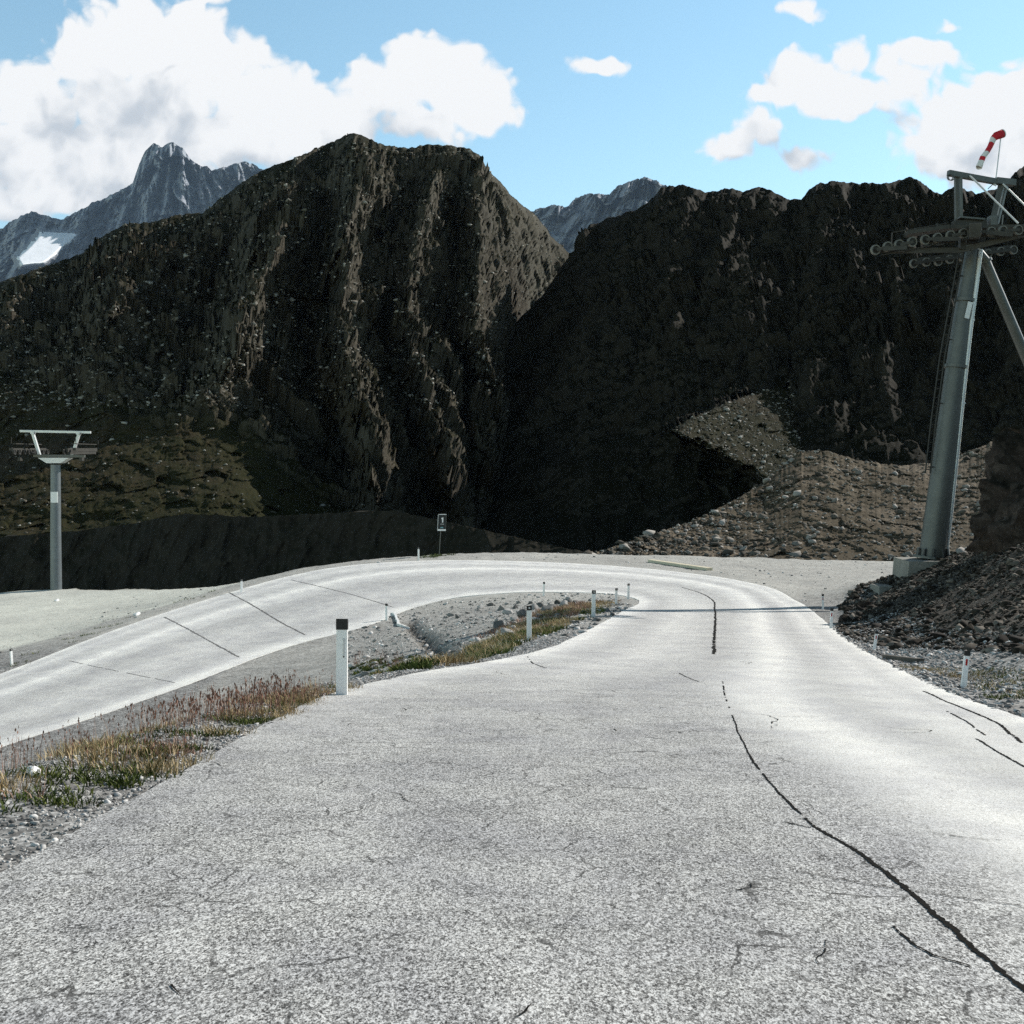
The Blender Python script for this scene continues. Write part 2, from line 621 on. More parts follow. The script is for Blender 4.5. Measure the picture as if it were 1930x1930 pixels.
CP += [(-3.7, 7.4, -.68), (-3.5, 8.7, -.78), (-3.4, 10.2, -.94), (-3.2, 12.7, -1.2), (-2.9, 15, -1.45), (-1.8, 20, -2.05), (-3.7, 3, -.25), (-3.9, -6, .6),
       (-6, 8, -2.5), (-6, 12, -3), (-5.5, 16, -3.5), (-4.5, 22, -4.2), (-9, 10, -5), (-9, 18, -5.8), (-8, 26, -6.2), (-13, 15, -7.5),
       (-14, 25, -7.7), (-12, 35, -7.5), (-8, -5, -3), (-14, -5, -7), (-6, -15, -.5), (-6, 1, -1.6),
       (15.6, 62, -5.4), (19, 66.5, -5.4), (25, 71, -5.3), (30, 80, -5.8),
       (16.5, 25, 1.6), (20, 26, 5.0), (24, 34, 5.0), (24, 15, 3), (35, 25, 10), (40, 45, 7), (60, 20, 16), (60, 60, 6), (110, 20, 25), (110, 100, 8), (40, -20, 10),
       (15, 0, 1.5), (15, -15, 2.5), (8, 0, .1), (8, 8, -.7), (110, -40, 25), (60, 100, -4),
       (-40, 10, -11), (-40, -20, -10), (-60, 40, -11), (-110, 40, -14), (-110, -40, -14), (-60, 90, -11), (-110, 110, -13), (-20, 0, -9.3)]
CP = np.array(CP)


def _tps(r2):
    return np.where(r2 > 1e-9, 0.5 * r2 * np.log(np.maximum(r2, 1e-9)), 0.0)


def _fit(c):
    n = len(c)
    d2 = ((c[:, None, :2] - c[None, :, :2]) ** 2).sum(-1)
    K = _tps(d2) + np.eye(n) * 0.3
    Q = np.concatenate([np.ones((n, 1)), c[:, :2]], 1)
    A = np.block([[K, Q], [Q.T, np.zeros((3, 3))]])
    return np.linalg.solve(A, np.concatenate([c[:, 2], np.zeros(3)]))


_W = _fit(CP)
EDGE_PX = np.array([-400, -200, 0, 107, 400, 455, 600, 789, 830, 1000, 1100, 1300, 1690, 1930, 2300], float)
EDGE_D = np.array([92, 92, 92, 94.5, 87, 84, 87, 90.5, 92, 97, 98, 100, 99, 99, 100], float)
EDGE_U = (EDGE_PX - 965) / F


def zt(x, y):
    x = np.atleast_1d(np.asarray(x, float)); y = np.atleast_1d(np.asarray(y, float))
    sh = x.shape
    X = np.stack([x.ravel(), y.ravel()], -1)
    out = np.empty(len(X))
    for s in range(0, len(X), 12000):
        q = X[s:s + 12000]
        d2 = ((q[:, None, :] - CP[None, :, :2]) ** 2).sum(-1)
        out[s:s + 12000] = _tps(d2) @ _W[:-3] + _W[-3] + q @ _W[-2:]
    u = X[:, 0] / np.maximum(X[:, 1], 20)
    e = X[:, 1] - np.interp(u, EDGE_U, EDGE_D) - 0.8 * perlin(np.stack([X[:, 0] * .15, X[:, 1] * 0 + 3.3, X[:, 0] * 0], -1))
    out -= np.clip(e, 0, 60) * 0.8 * smooth(e, 0, 1.2)
    return out.reshape(sh)


def hit(px, py):
    r = ray(px, py)
    D = np.geomspace(2.0, 125.0, 900)
    zz = zt(r[0] * D, D)
    rz = CZ + r[2] * D
    k = np.nonzero(zz >= rz)[0]
    if len(k) == 0:
        D0 = 100.0
    else:
        k = k[0]
        a = rz[k - 1] - zz[k - 1]; b = rz[k] - zz[k]
        D0 = D[k - 1] + (D[k] - D[k - 1]) * a / (a - b)
    x = float(r[0] * D0)
    return np.array([x, D0, float(zt(x, D0)[0])])


def H2(px, py):
    return hit(px, py)[:2]


def road_z(x, y):
    """height of the road surface: nearest ribbon cell"""
    i = int(np.argmin((RX.ravel() - x) ** 2 + (RY.ravel() - y) ** 2))
    return RZ.ravel()[i]


def seg_dist(x, y, poly, closed=True):
    p = np.stack([x.ravel(), y.ravel()], -1)
    best = np.full(len(p), 1e9)
    n = len(poly)
    for i in range(n if closed else n - 1):
        a = poly[i]; b = poly[(i + 1) % n]
        d = b - a; L2 = max((d ** 2).sum(), 1e-9)
        t = np.clip(((p - a) @ d) / L2, 0, 1)
        q = a + t[:, None] * d
        best = np.minimum(best, ((p - q) ** 2).sum(-1))
    return np.sqrt(best).reshape(x.shape)


def inside(x, y, poly):
    x0 = x.ravel(); y0 = y.ravel()
    c = np.zeros(len(x0), bool)
    n = len(poly); j = n - 1
    for i in range(n):
        xi, yi = poly[i]; xj, yj = poly[j]
        if yi != yj:
            k = ((yi > y0) != (yj > y0)) & (x0 < (xj - xi) * (y0 - yi) / (yj - yi) + xi)
            c ^= k
        j = i
    return c.reshape(x.shape)


# ------------------------------------------------------------------ materials of the setting
def mat_asphalt():
    t = NT('asphalt')
    p = t.pos()
    uvn = t.n('ShaderNodeAttribute', attribute_name='across').outputs['Fac']
    along = t.attr('along')
    pl = t.scale(p, (1.0, 0.52, 1.0))
    fine = t.voro(pl, 210.0, out='Color')
    fine_g = t.n('ShaderNodeSeparateColor'); t.put(fine_g.inputs[0], fine)
    agg = fine_g.outputs[0]
    fine2 = t.voro(pl, 105.0, out='Color')
    fg2 = t.n('ShaderNodeSeparateColor'); t.put(fg2.inputs[0], fine2)
    streak = t.noise(t.scale(p, (48.0, 60.0, 50.0)), 1.0, 4, 0.75)
    big = t.noise(p, 0.35, 5, 0.6)
    mid = t.noise(p, 2.6, 6, 0.7)
    sp = t.math('ADD', t.math('MULTIPLY', agg, 0.52), t.math('MULTIPLY', fg2.outputs[0], 0.40))
    sp = t.math('ADD', sp, t.math('MULTIPLY', t.math('SUBTRACT', streak, 0.18), 0.42))
    sp = t.math('ADD', sp, t.math('MULTIPLY', t.math('SUBTRACT', mid, 0.5), 0.42))
    coarse = t.ramp(sp, [(0.27, (0.03, 0.029, 0.028)), (0.44, (0.145, 0.143, 0.14)), (0.60, (0.34, 0.337, 0.33)), (0.90, (0.80, 0.795, 0.78))])
    worn = t.ramp(sp, [(0.22, (0.34, 0.336, 0.325)), (0.38, (0.56, 0.553, 0.535)), (0.6, (0.64, 0.633, 0.615)), (0.9, (0.74, 0.735, 0.72))])
    wear = t.attr('wear')
    wmix = t.math('ADD', wear, t.math('MULTIPLY', t.math('SUBTRACT', big, 0.5), 0.55), True)
    c = t.mix(wmix, coarse, worn)
    # wheel tracks: soft pale bands along the road
    tr = t.n('ShaderNodeTexNoise'); tr.noise_dimensions = '2D'
    cb = t.n('ShaderNodeCombineXYZ'); t.put(cb.inputs[0], t.math('MULTIPLY', uvn, 6.5)); t.put(cb.inputs[1], t.math('MULTIPLY', along, 0.02))
    t.put(tr.inputs['Vector'], cb.outputs[0]); tr.inputs['Scale'].default_value = 1.0; tr.inputs['Detail'].default_value = 4
    band = t.ramp(tr.outputs[0], [(0.34, (0.95, 0.95, 0.955)), (0.62, (1.05, 1.05, 1.045))])
    c = t.mix(1.0, c, band, 'MULTIPLY')
    c = t.mix(1.0, c, t.ramp(t.attr('track'), [(0.0, (0.60, 0.60, 0.605)), (0.5, (1.0, 1.0, 1.0)), (1.0, (1.34, 1.33, 1.30))]), 'MULTIPLY')
    pat = t.noise(p, 0.9, 6, 0.65, 0.6)
    c = t.mix(1.0, c, t.ramp(pat, [(0.3, (0.80, 0.80, 0.82)), (0.6, (1.05, 1.05, 1.03))]), 'MULTIPLY')
    wn = t.n('ShaderNodeTexNoise'); t.put(wn.inputs['Vector'], p); wn.inputs['Scale'].default_value = 5.0; wn.inputs['Detail'].default_value = 5
    wv = t.n('ShaderNodeVectorMath', operation='MULTIPLY_ADD'); t.put(wv.inputs[0], wn.outputs['Color']); wv.inputs[1].default_value = (0.22, 0.22, 0.0); t.put(wv.inputs[2], p)
    wp = t.scale(wv.outputs[0], (1.0, 0.7, 1.0))
    e1 = t.math('LESS_THAN', t.voro(wp, 2.1, 'DISTANCE_TO_EDGE'), 0.011)
    e2 = t.math('LESS_THAN', t.voro(wp, 5.5, 'DISTANCE_TO_EDGE'), 0.022)
    m1 = t.ramp(t.noise(p, 1.3, 4, 0.6), [(0.50, 0.0), (0.60, 1.0)])
    m2 = t.ramp(t.noise(t.scale(p, (1.0, 1.0, 1.0)), 2.3, 4, 0.65), [(0.54, 0.0), (0.62, 1.0)])
    ck = t.math('MAXIMUM', t.math('MULTIPLY', e1, m1), t.math('MULTIPLY', e2, m2))
    ck = t.math('MULTIPLY', ck, t.math('SUBTRACT', 1.0, t.math('MULTIPLY', wmix, 0.85)))
    ck = t.math('MULTIPLY', ck, t.math('GREATER_THAN', agg, 0.22))
    c = t.mix(t.math('MULTIPLY', ck, 0.88), c, (0.022, 0.021, 0.019))
    h = t.math('SUBTRACT', t.math('ADD', sp, t.math('MULTIPLY', mid, 0.3)), t.math('MULTIPLY', ck, 0.9))
    nrm = t.bump(h, 0.55, 0.012)
    return t.done(c, 0.9, nrm, 0, 0.25)


def mat_ground():
    t = NT('gravel_ground')
    p = t.pos()
    v1 = t.n('ShaderNodeSeparateColor'); t.put(v1.inputs[0], t.voro(p, 26.0, out='Color'))
    v2 = t.n('ShaderNodeSeparateColor'); t.put(v2.inputs[0], t.voro(p, 9.0, out='Color'))
    n1 = t.noise(p, 1.1, 7, 0.68)
    n2 = t.noise(p, 0.16, 4, 0.6)
    st = t.math('ADD', t.math('MULTIPLY', v1.outputs[0], 0.42), t.math('MULTIPLY', v2.outputs[0], 0.22))
    st = t.math('ADD', st, t.math('MULTIPLY', n1, 0.50))
    grey = t.ramp(st, [(0.25, (0.05, 0.05, 0.051)), (0.5, (0.205, 0.200, 0.192)), (0.72, (0.35, 0.344, 0.332)), (0.95, (0.66, 0.66, 0.65))])
    pale = t.ramp(st, [(0.2, (0.42, 0.42, 0.38)), (0.55, (0.56, 0.56, 0.50)), (0.9, (0.66, 0.66, 0.60))])
    apron = t.ramp(st, [(0.25, (0.22, 0.21, 0.19)), (0.55, (0.40, 0.39, 0.36)), (0.9, (0.56, 0.55, 0.52))])
    soil = t.ramp(st, [(0.28, (0.014, 0.011, 0.008)), (0.55, (0.045, 0.038, 0.029)), (0.75, (0.10, 0.088, 0.072)), (0.95, (0.28, 0.26, 0.235))])
    nf = t.math('MULTIPLY', t.math('SUBTRACT', n1, 0.5), 0.9)
    def m(a): return t.math('ADD', t.attr(a), t.math('MULTIPLY', nf, t.math('GREATER_THAN', t.attr(a), 0.02)), True)
    c = t.mix(m('pale'), grey, pale)
    c = t.mix(m('apron'), c, apron)
    c = t.mix(m('soil'), c, soil)
    c = t.mix(1.0, c, t.ramp(n2, [(0.3, (0.84, 0.84, 0.84)), (0.7, (1.1, 1.1, 1.08))]), 'MULTIPLY')
    nrm = t.bump(st, 0.8, 0.03)
    nrm = t.bump(n1, 0.5, 0.12, nrm)
    return t.done(c, 0.95, nrm, 0, 0.15)


def mat_mountain(name, rock, grass, scree, scale=1.0, green=0.5):
    t = NT(name)
    p = t.scale(t.pos(), (scale, scale, scale))
    geo = t.n('ShaderNodeNewGeometry')
    sep = t.n('ShaderNodeSeparateXYZ'); t.put(sep.inputs[0], geo.outputs['Normal'])
    n0 = t.noise(p, 0.012, 6, 0.6)
    n1 = t.noise(p, 0.09, 8, 0.7)
    n2 = t.noise(p, 0.7, 6, 0.75)
    v = t.n('ShaderNodeSeparateColor'); t.put(v.inputs[0], t.voro(p, 0.55, out='Color'))
    st = t.math('ADD', t.math('MULTIPLY', n1, 0.5), t.math('MULTIPLY', n2, 0.5))
    rockc = t.ramp(st, [(0.3, tuple(c * 0.35 for c in rock)), (0.5, rock), (0.72, tuple(c * 1.9 for c in rock))])
    grassc = t.ramp(st, [(0.3, tuple(c * 0.5 for c in grass)), (0.6, grass), (0.8, tuple(c * 1.5 for c in grass))])
    screec = t.ramp(t.math('ADD', t.math('MULTIPLY', v.outputs[0], 0.5), t.math('MULTIPLY', n2, 0.5)),
                    [(0.25, tuple(c * 0.4 for c in scree)), (0.55, scree), (0.85, tuple(c * 2.0 for c in scree))])
    steep = t.math('ADD', sep.outputs[2], t.math('MULTIPLY', t.math('SUBTRACT', n1, 0.5), 1.0))
    fg = t.ramp(steep, [(0.50, 0.0), (0.74, 1.0)])
    c = t.mix(fg, rockc, grassc)
    fs = t.ramp(t.math('ADD', n0, t.math('MULTIPLY', t.math('SUBTRACT', n1, 0.5), 0.5)), [(0.5 + 0.1 * green, 0.0), (0.6 + 0.1 * green, 0.8)])
    c = t.mix(fs, c, screec)
    tf = t.attr('turf')
    turfc = t.ramp(t.math('ADD', t.math('ADD', t.math('MULTIPLY', n0, 0.45), t.math('MULTIPLY', n1, 0.25)), t.math('MULTIPLY', n2, 0.3)), [(0.38, (0.010, 0.012, 0.004)), (0.47, (0.024, 0.025, 0.009)), (0.53, (0.034, 0.029, 0.014)), (0.60, (0.050, 0.036, 0.022)), (0.72, (0.09, 0.080, 0.055))])
    c = t.mix(t.math('MULTIPLY', tf, 0.92), c, turfc)
    nrm = t.bump(st, 0.8, 1.2 / scale)
    return t.done(c, 0.95, nrm, 0, 0.1)


M = {}
M['asphalt'] = mat_asphalt()
M['ground'] = mat_ground()
M['mtn'] = mat_mountain('mountain_rock_and_turf', (0.064, 0.057, 0.043), (0.020, 0.0195, 0.008), (0.040, 0.033, 0.022))
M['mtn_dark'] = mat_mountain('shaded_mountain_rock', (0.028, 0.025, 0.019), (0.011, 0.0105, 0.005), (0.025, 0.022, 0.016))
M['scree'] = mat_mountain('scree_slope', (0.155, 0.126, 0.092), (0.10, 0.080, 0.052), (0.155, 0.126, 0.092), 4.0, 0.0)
M['earth'] = mat_mountain('moraine_earth', (0.030, 0.026, 0.020), (0.024, 0.022, 0.014), (0.034, 0.029, 0.022), 2.5, 0.2)
M['far'] = mat_mountain('far_hazy_rock', (0.27, 0.285, 0.32), (0.24, 0.255, 0.285), (0.31, 0.325, 0.355), 0.055, 0.2)  # blue-grey tone puts part of the aerial haze into the rock colour
M['snow'] = simple('snow', (0.78, 0.80, 0.84), 0.7, 0, 0.08, 0.01, 0.2)
M['valley'] = mat_mountain('valley_turf', (0.05, 0.046, 0.04), (0.03, 0.03, 0.018), (0.06, 0.055, 0.045))
M['painted_rope_shadow'] = simple('painted_rope_shadow', (0.13, 0.125, 0.12), 0.85, 0, 0.4, 20, 0.3)  # flat dark colour standing in for the lift ropes' cast shadows
M['tar'] = simple('tar', (0.014, 0.013, 0.0115), 0.95, 0, 0.6, 40, 0.6, 0.05)

# ------------------------------------------------------------------ ground sheet
def build_ground():
    xs = np.concatenate([np.linspace(-112, -30, 110, endpoint=False), np.linspace(-30, 30, 200, endpoint=False), np.linspace(30, 112, 110)])
    ys = np.concatenate([np.linspace(-40, 0, 60, endpoint=False), np.linspace(0, 60, 220, endpoint=False), np.linspace(60, 170, 240)])
    X, Y = np.meshgrid(xs, ys)
    Z = zt(X, Y)
    ins = inside(X, Y, ROAD_POLY)
    near = (X > -60) & (X < 40) & (Y < 105)
    dist = np.full(X.shape, 50.0)
    dist[near] = seg_dist(X[near], Y[near], ROAD_POLY[::3])
    sd_ = np.where(ins, -dist, dist)
    off = smooth(sd_, 0.6, 3.0)
    q = np.stack([X, Y, X * 0], -1)
    # masks
    u = 965 + F * X / np.maximum(Y, 3)
    # right-hand bank and hillside: soil with stones
    soil = smooth(X - np.interp(Y, [-40, 0, 12, 20, 27, 34, 40, 48, 57, 62, 70], [9, 9, 8.5, 9.3, 9.6, 10.5, 11.8, 14.6, 17.5, 21, 28]), -0.4, 1.4) * (Y < 75)
    soil *= 1 - smooth(Z, 30, 40)
    edge = Y - np.interp(X / np.maximum(Y, 20), EDGE_U, EDGE_D)
    soil = np.maximum(soil, smooth(edge, -0.2, 1.0))
    pale = (X < -13) * smooth(-X - np.interp(Y, [40, 55, 65, 78, 90], [33, 28.5, 26, 21, 18]), 0.0, 1.5) * (Y > 30)
    apron = smooth(Y, 55, 66) * (1 - pale) * (1 - soil)
    isl = smooth(Y, 30, 38) * (Y < 67) * (X > -13) * (X < 7)
    apron = np.maximum(apron, 0.55 * isl)
    rough = np.clip(soil, 0, 1)
    Z = Z + off * (0.07 * fbm(q * 0.8, 4) + rough * (0.55 * fbm(q * 0.33 + 5, 5) + 0.18 * ridged(q * 1.3, 3) - 0.12))
    Z = Z + off * apron * 0.10 * fbm(q * 0.5, 4)
    # ditch in the island
    dp = np.array([H2(772, 1172), H2(800, 1200), H2(850, 1232), H2(880, 1245)])
    dd = np.full(X.shape, 9.0)
    dd[near] = seg_dist(X[near], Y[near], dp, False)
    Z = Z - 0.36 * np.exp(-(dd / 0.34) ** 2)
    soil = np.maximum(soil, 0.9 * np.exp(-(dd / 0.34) ** 2))
    # under and beside the asphalt the ground follows the road
    rp = np.stack([RX.ravel(), RY.ravel()], -1); rz = RZ.ravel()
    k = np.argwhere(sd_ < 1.2)
    for c in range(0, len(k), 1500):
        jj = k[c:c + 1500]
        xx = X[jj[:, 0], jj[:, 1]]; yy = Y[jj[:, 0], jj[:, 1]]
        nn = ((xx[:, None] - rp[None, :, 0]) ** 2 + (yy[:, None] - rp[None, :, 1]) ** 2).argmin(1)
        sdv = sd_[jj[:, 0], jj[:, 1]]
        lo = rz[nn] - 0.022 - 0.14 * smooth(-sdv, 0.05, 0.5)
        w = smooth(sdv, 0.25, 1.2)
        Z[jj[:, 0], jj[:, 1]] = lo * (1 - w) + Z[jj[:, 0], jj[:, 1]] * w
    V = np.stack([X, Y, Z], -1).reshape(-1, 3)
    o = raw_mesh('ground', V, grid_faces(len(ys), len(xs)), M['ground'], None, True)
    set_attr(o, 'soil', soil); set_attr(o, 'pale', pale); set_attr(o, 'apron', apron)
    tag(o, 'grey gravel ground round the hairpin bend', None, None, 'structure')
    # a lookup for things to stand on
    def zg(x, y):
        i = np.clip(np.searchsorted(xs, x) - 1, 0, len(xs) - 2); j = np.clip(np.searchsorted(ys, y) - 1, 0, len(ys) - 2)
        fx = (x - xs[i]) / (xs[i + 1] - xs[i]); fy = (y - ys[j]) / (ys[j + 1] - ys[j])
        return (Z[j, i] * (1 - fx) * (1 - fy) + Z[j, i + 1] * fx * (1 - fy) + Z[j + 1, i] * (1 - fx) * fy + Z[j + 1, i + 1] * fx * fy)
    return zg


ZG = build_ground()

# ------------------------------------------------------------------ road
def build_road():
    S = len(RIB)
    q = np.stack([RX, RY, RX * 0], -1)
    Z = RZ + 0.012 * fbm(q * 0.6, 3)
    V = np.stack([RX, RY, Z], -1)
    # side skirts so the asphalt has an edge
    l = V[:, :1].copy(); l[..., 2] -= 0.12
    r = V[:, -1:].copy(); r[..., 2] -= 0.12
    V = np.concatenate([l, V[:, :1], V, V[:, -1:], r], 1)
    t2 = np.concatenate([[0, 0], tt, [1, 1]])
    fc = grid_faces(S, NC + 4)
    col = fc[:, 0] % (NC + 4)
    fc = fc[(col != 1) & (col != NC + 1)]
    o = raw_mesh('road', V.reshape(-1, 3), fc, M['asphalt'], None, True)
    A, T = np.meshgrid(_s, t2, indexing='ij')
    set_attr(o, 'along', A); set_attr(o, 'across', T)
    # how worn (pale and smooth) the surface is: the right lane and the far part of the bend
    s0 = _s[np.argmin(np.abs(RIB[:, :, 1].mean(1) - 6) + 100 * (_s > 45))]
    far = smooth(A - s0, 1, 17)
    right = smooth(T, 0.56, 0.66)
    edge = np.maximum(smooth(0.10 - T, -0.04, 0.06), smooth(T, 0.93, 0.99))
    wear = np.clip(0.10 + 0.60 * far + right * 0.85 + edge * 0.35 * smooth(A - s0, 2, 9), 0, 1)
    set_attr(o, 'wear', wear)
    # tyre tracks: pale polished bands and greyer strips between them, wandering a little
    Tw = T + 0.018 * fbm(np.stack([A * 0.06, A * 0 + 2.2, A * 0], -1), 3)
    g = lambda c, w: np.exp(-((Tw - c) / w) ** 2)
    tr = 0.5 + 0.42 * g(.695, .04) - 0.20 * g(.80, .06) + 0.22 * g(.885, .035) - 0.10 * g(.93, .02) + 0.5 * smooth(Tw, .955, .985)
    tr += -0.14 * g(.50, .10) * far + 0.14 * g(.30, .06) * far - 0.12 * g(.16, .05) * far + 0.45 * g(.02, .035) * smooth(A - s0, 5, 12)
    tr -= 0.10 * (1 - far) * smooth(.55 - T, 0.0, .1)
    set_attr(o, 'track', np.clip(tr, 0, 1))
    tag(o, 'pale worn asphalt mountain road curving round a hairpin bend', None, None, 'structure')
    return o


ROAD = build_road()


def drape(px_pts, step=0.12):
    w = np.array([H2(a, b) for a, b in px_pts])
    w = spline(w[:, None, :], 0.3)[:, 0] if len(w) > 2 else w
    L = np.concatenate([[0], np.cumsum(np.linalg.norm(np.diff(w, axis=0), axis=1))])
    s = np.arange(0, L[-1], step)
    return np.stack([np.interp(s, L, w[:, 0]), np.interp(s, L, w[:, 1])], -1), s


from mathutils.bvhtree import BVHTree
_bv = BVHTree.FromPolygons([v.co[:] for v in ROAD.data.vertices], [p.vertices[:] for p in ROAD.data.polygons])


def road_heights(x, y):
    out = []
    for a, b in zip(x, y):
        h = _bv.ray_cast(Vector((a, b, 60)), Vector((0, 0, -1)))
        out.append(h[0].z if h[0] is not None else float(zt(a, b)[0]))
    return np.array(out)


def seam_or_shadow(px_pts, width, gap=0.0, seed=0, lift=0.012, step=0.018, mat='tar'):
    w, s = drape(px_pts, step)
    if len(w) < 4: return
    d = np.gradient(w, axis=0); d /= np.linalg.norm(d, axis=1)[:, None] + 1e-9
    n = np.stack([-d[:, 1], d[:, 0]], -1)
    k = np.stack([s * 2.2, s * 0 + seed * 3.7, s * 0], -1)
    w = w + n * (0.055 * fbm(k * 0.6 + 3, 5, 0.65) * min(1, 0.25 + width * 14))[:, None]
    wl = width * np.clip(0.5 + 0.95 * fbm(k * 11, 4, 0.8) + 0.3 * fbm(k * 0.6, 2), 0.10, 1.2)
    wr = width * np.clip(0.5 + 0.95 * fbm(k * 11 + 40, 4, 0.8) + 0.3 * fbm(k * 0.6 + 9, 2), 0.10, 1.2)
    a = w + n * wl[:, None]; b = w - n * wr[:, None]
    za = road_heights(a[:, 0], a[:, 1]) + 0.004; zb = road_heights(b[:, 0], b[:, 1]) + 0.004
    V = np.empty((len(w), 2, 3)); V[:, 0, :2] = a; V[:, 1, :2] = b; V[:, 0, 2] = za; V[:, 1, 2] = zb
    f = grid_faces(len(w), 2)
    if gap > 0:
        keep = fbm(k[:-1] * 0.9 + 77, 3) > (gap - 0.5)
        f = f[keep]
    if len(f) == 0: return
    raw_mesh('tar_or_shadow_strip', V.reshape(-1, 3), f, M[mat], ROAD)  # real tar cracks, and the painted rope shadows on the lower road


def build_seams_and_shadows():
    seam_or_shadow([(1990, 1960), (1930, 1900), (1800, 1785), (1700, 1690), (1600, 1615), (1530, 1572)], 0.024, 0, 1)
    seam_or_shadow([(1530, 1572), (1470, 1510), (1430, 1460), (1400, 1410), (1380, 1360)], 0.015, 0.25, 2)
    seam_or_shadow([(1375, 1345), (1366, 1315), (1362, 1290)], 0.02, 0.45, 3)
    seam_or_shadow([(1346, 1236), (1346, 1210), (1348, 1180), (1347, 1150), (1340, 1130), (1315, 1117), (1285, 1108)], 0.075, 0.1, 4)
    seam_or_shadow([(1460, 1562), (1530, 1578)], 0.012, 0.2, 5)
    seam_or_shadow([(1500, 1665), (1640, 1690), (1760, 1708), (1930, 1732)], 0.008, 0.25, 6)
    seam_or_shadow([(1650, 1740), (1700, 1790), (1760, 1830), (1830, 1850)], 0.012, 0.35, 7)
    seam_or_shadow([(1740, 1306), (1800, 1340), (1870, 1378), (1930, 1415)], 0.03, 0.15, 8)
    seam_or_shadow([(1785, 1356), (1830, 1385), (1855, 1400)], 0.02, 0.3, 9)
    seam_or_shadow([(1840, 1405), (1890, 1432), (1960, 1470)], 0.02, 0.25, 10)
    seam_or_shadow([(310, 1163), (360, 1190), (410, 1218), (452, 1242)], 0.11, 0.0, 11, mat='painted_rope_shadow', step=0.1)  # this and the next three: lift-rope shadows laid on as dark strips
    seam_or_shadow([(432, 1117), (480, 1145), (530, 1174), (575, 1200)], 0.10, 0.0, 12, mat='painted_rope_shadow')
    seam_or_shadow([(548, 1092), (620, 1112), (690, 1130), (742, 1146)], 0.09, 0.1, 13, mat='painted_rope_shadow')
    seam_or_shadow([(130, 1247), (190, 1260), (250, 1272), (330, 1290)], 0.06, 0.3, 14, mat='painted_rope_shadow')
    seam_or_shadow([(1280, 1275), (1300, 1285), (1340, 1300)], 0.02, 0.4, 15)
    seam_or_shadow([(995, 1238), (1010, 1248), (1030, 1258)], 0.025, 0.35, 16)


build_seams_and_shadows()


def crack_network():
    r_ = np.random.default_rng(5)
    V, Fc = [], []
    def walk(x, y, a, L, w, depth):
        pts = [(x, y)]
        n = int(L / 0.035)
        for _ in range(n):
            a += r_.normal() * 0.28
            x += math.cos(a) * 0.035; y += math.sin(a) * 0.035
            pts.append((x, y))
            if depth < 2 and r_.random() < 0.03:
                walk(x, y, a + r_.choice([-1, 1]) * (0.5 + 0.6 * r_.random()), L * 0.5 * r_.random(), w * 0.7, depth + 1)
        p = np.array(pts)
        if len(p) < 5: return
        d = np.gradient(p, axis=0); d /= np.linalg.norm(d, axis=1)[:, None] + 1e-9
        nn = np.stack([-d[:, 1], d[:, 0]], -1)
        ww = w * (0.25 + 0.9 * r_.random(len(p))) * np.sin(np.linspace(0.1, 3.04, len(p))) ** 0.5
        A = p + nn * ww[:, None]; B = p - nn * ww[:, None]
        ok = inside(p[:, 0], p[:, 1], ROAD_POLY)
        za = road_heights(A[:, 0], A[:, 1]) + 0.004; zb = road_heights(B[:, 0], B[:, 1]) + 0.004
        o = sum(len(v) for v in V)
        q = np.empty((len(p), 2, 3)); q[:, 0, :2] = A; q[:, 0, 2] = za; q[:, 1, :2] = B; q[:, 1, 2] = zb
        V.append(q.reshape(-1, 3))
        f = grid_faces(len(p), 2)
        keep = ok[:-1] & ok[1:] & (r_.random(len(f)) < 0.86)
        Fc.append(f[keep] + o)
    for _ in range(40):
        y = 3.5 + 15 * r_.random() ** 1.3; x = -2.4 + 4.2 * r_.random()
        walk(x, y, -1.0 + r_.normal() * 0.45, 0.12 + 0.75 * r_.random() ** 1.6, 0.003 + 0.002 * r_.random() + 0.0002 * y, 0)
    for _ in range(6):
        y = 5 + 22 * r_.random(); x = 2.2 + 3 * r_.random()
        walk(x, y, -0.2 + r_.normal() * 0.5, 0.4 + 1.4 * r_.random(), 0.004 + 0.0003 * y, 0)
    o = raw_mesh('crack_network', np.concatenate(V), np.concatenate(Fc), M['tar'], ROAD)


crack_network()


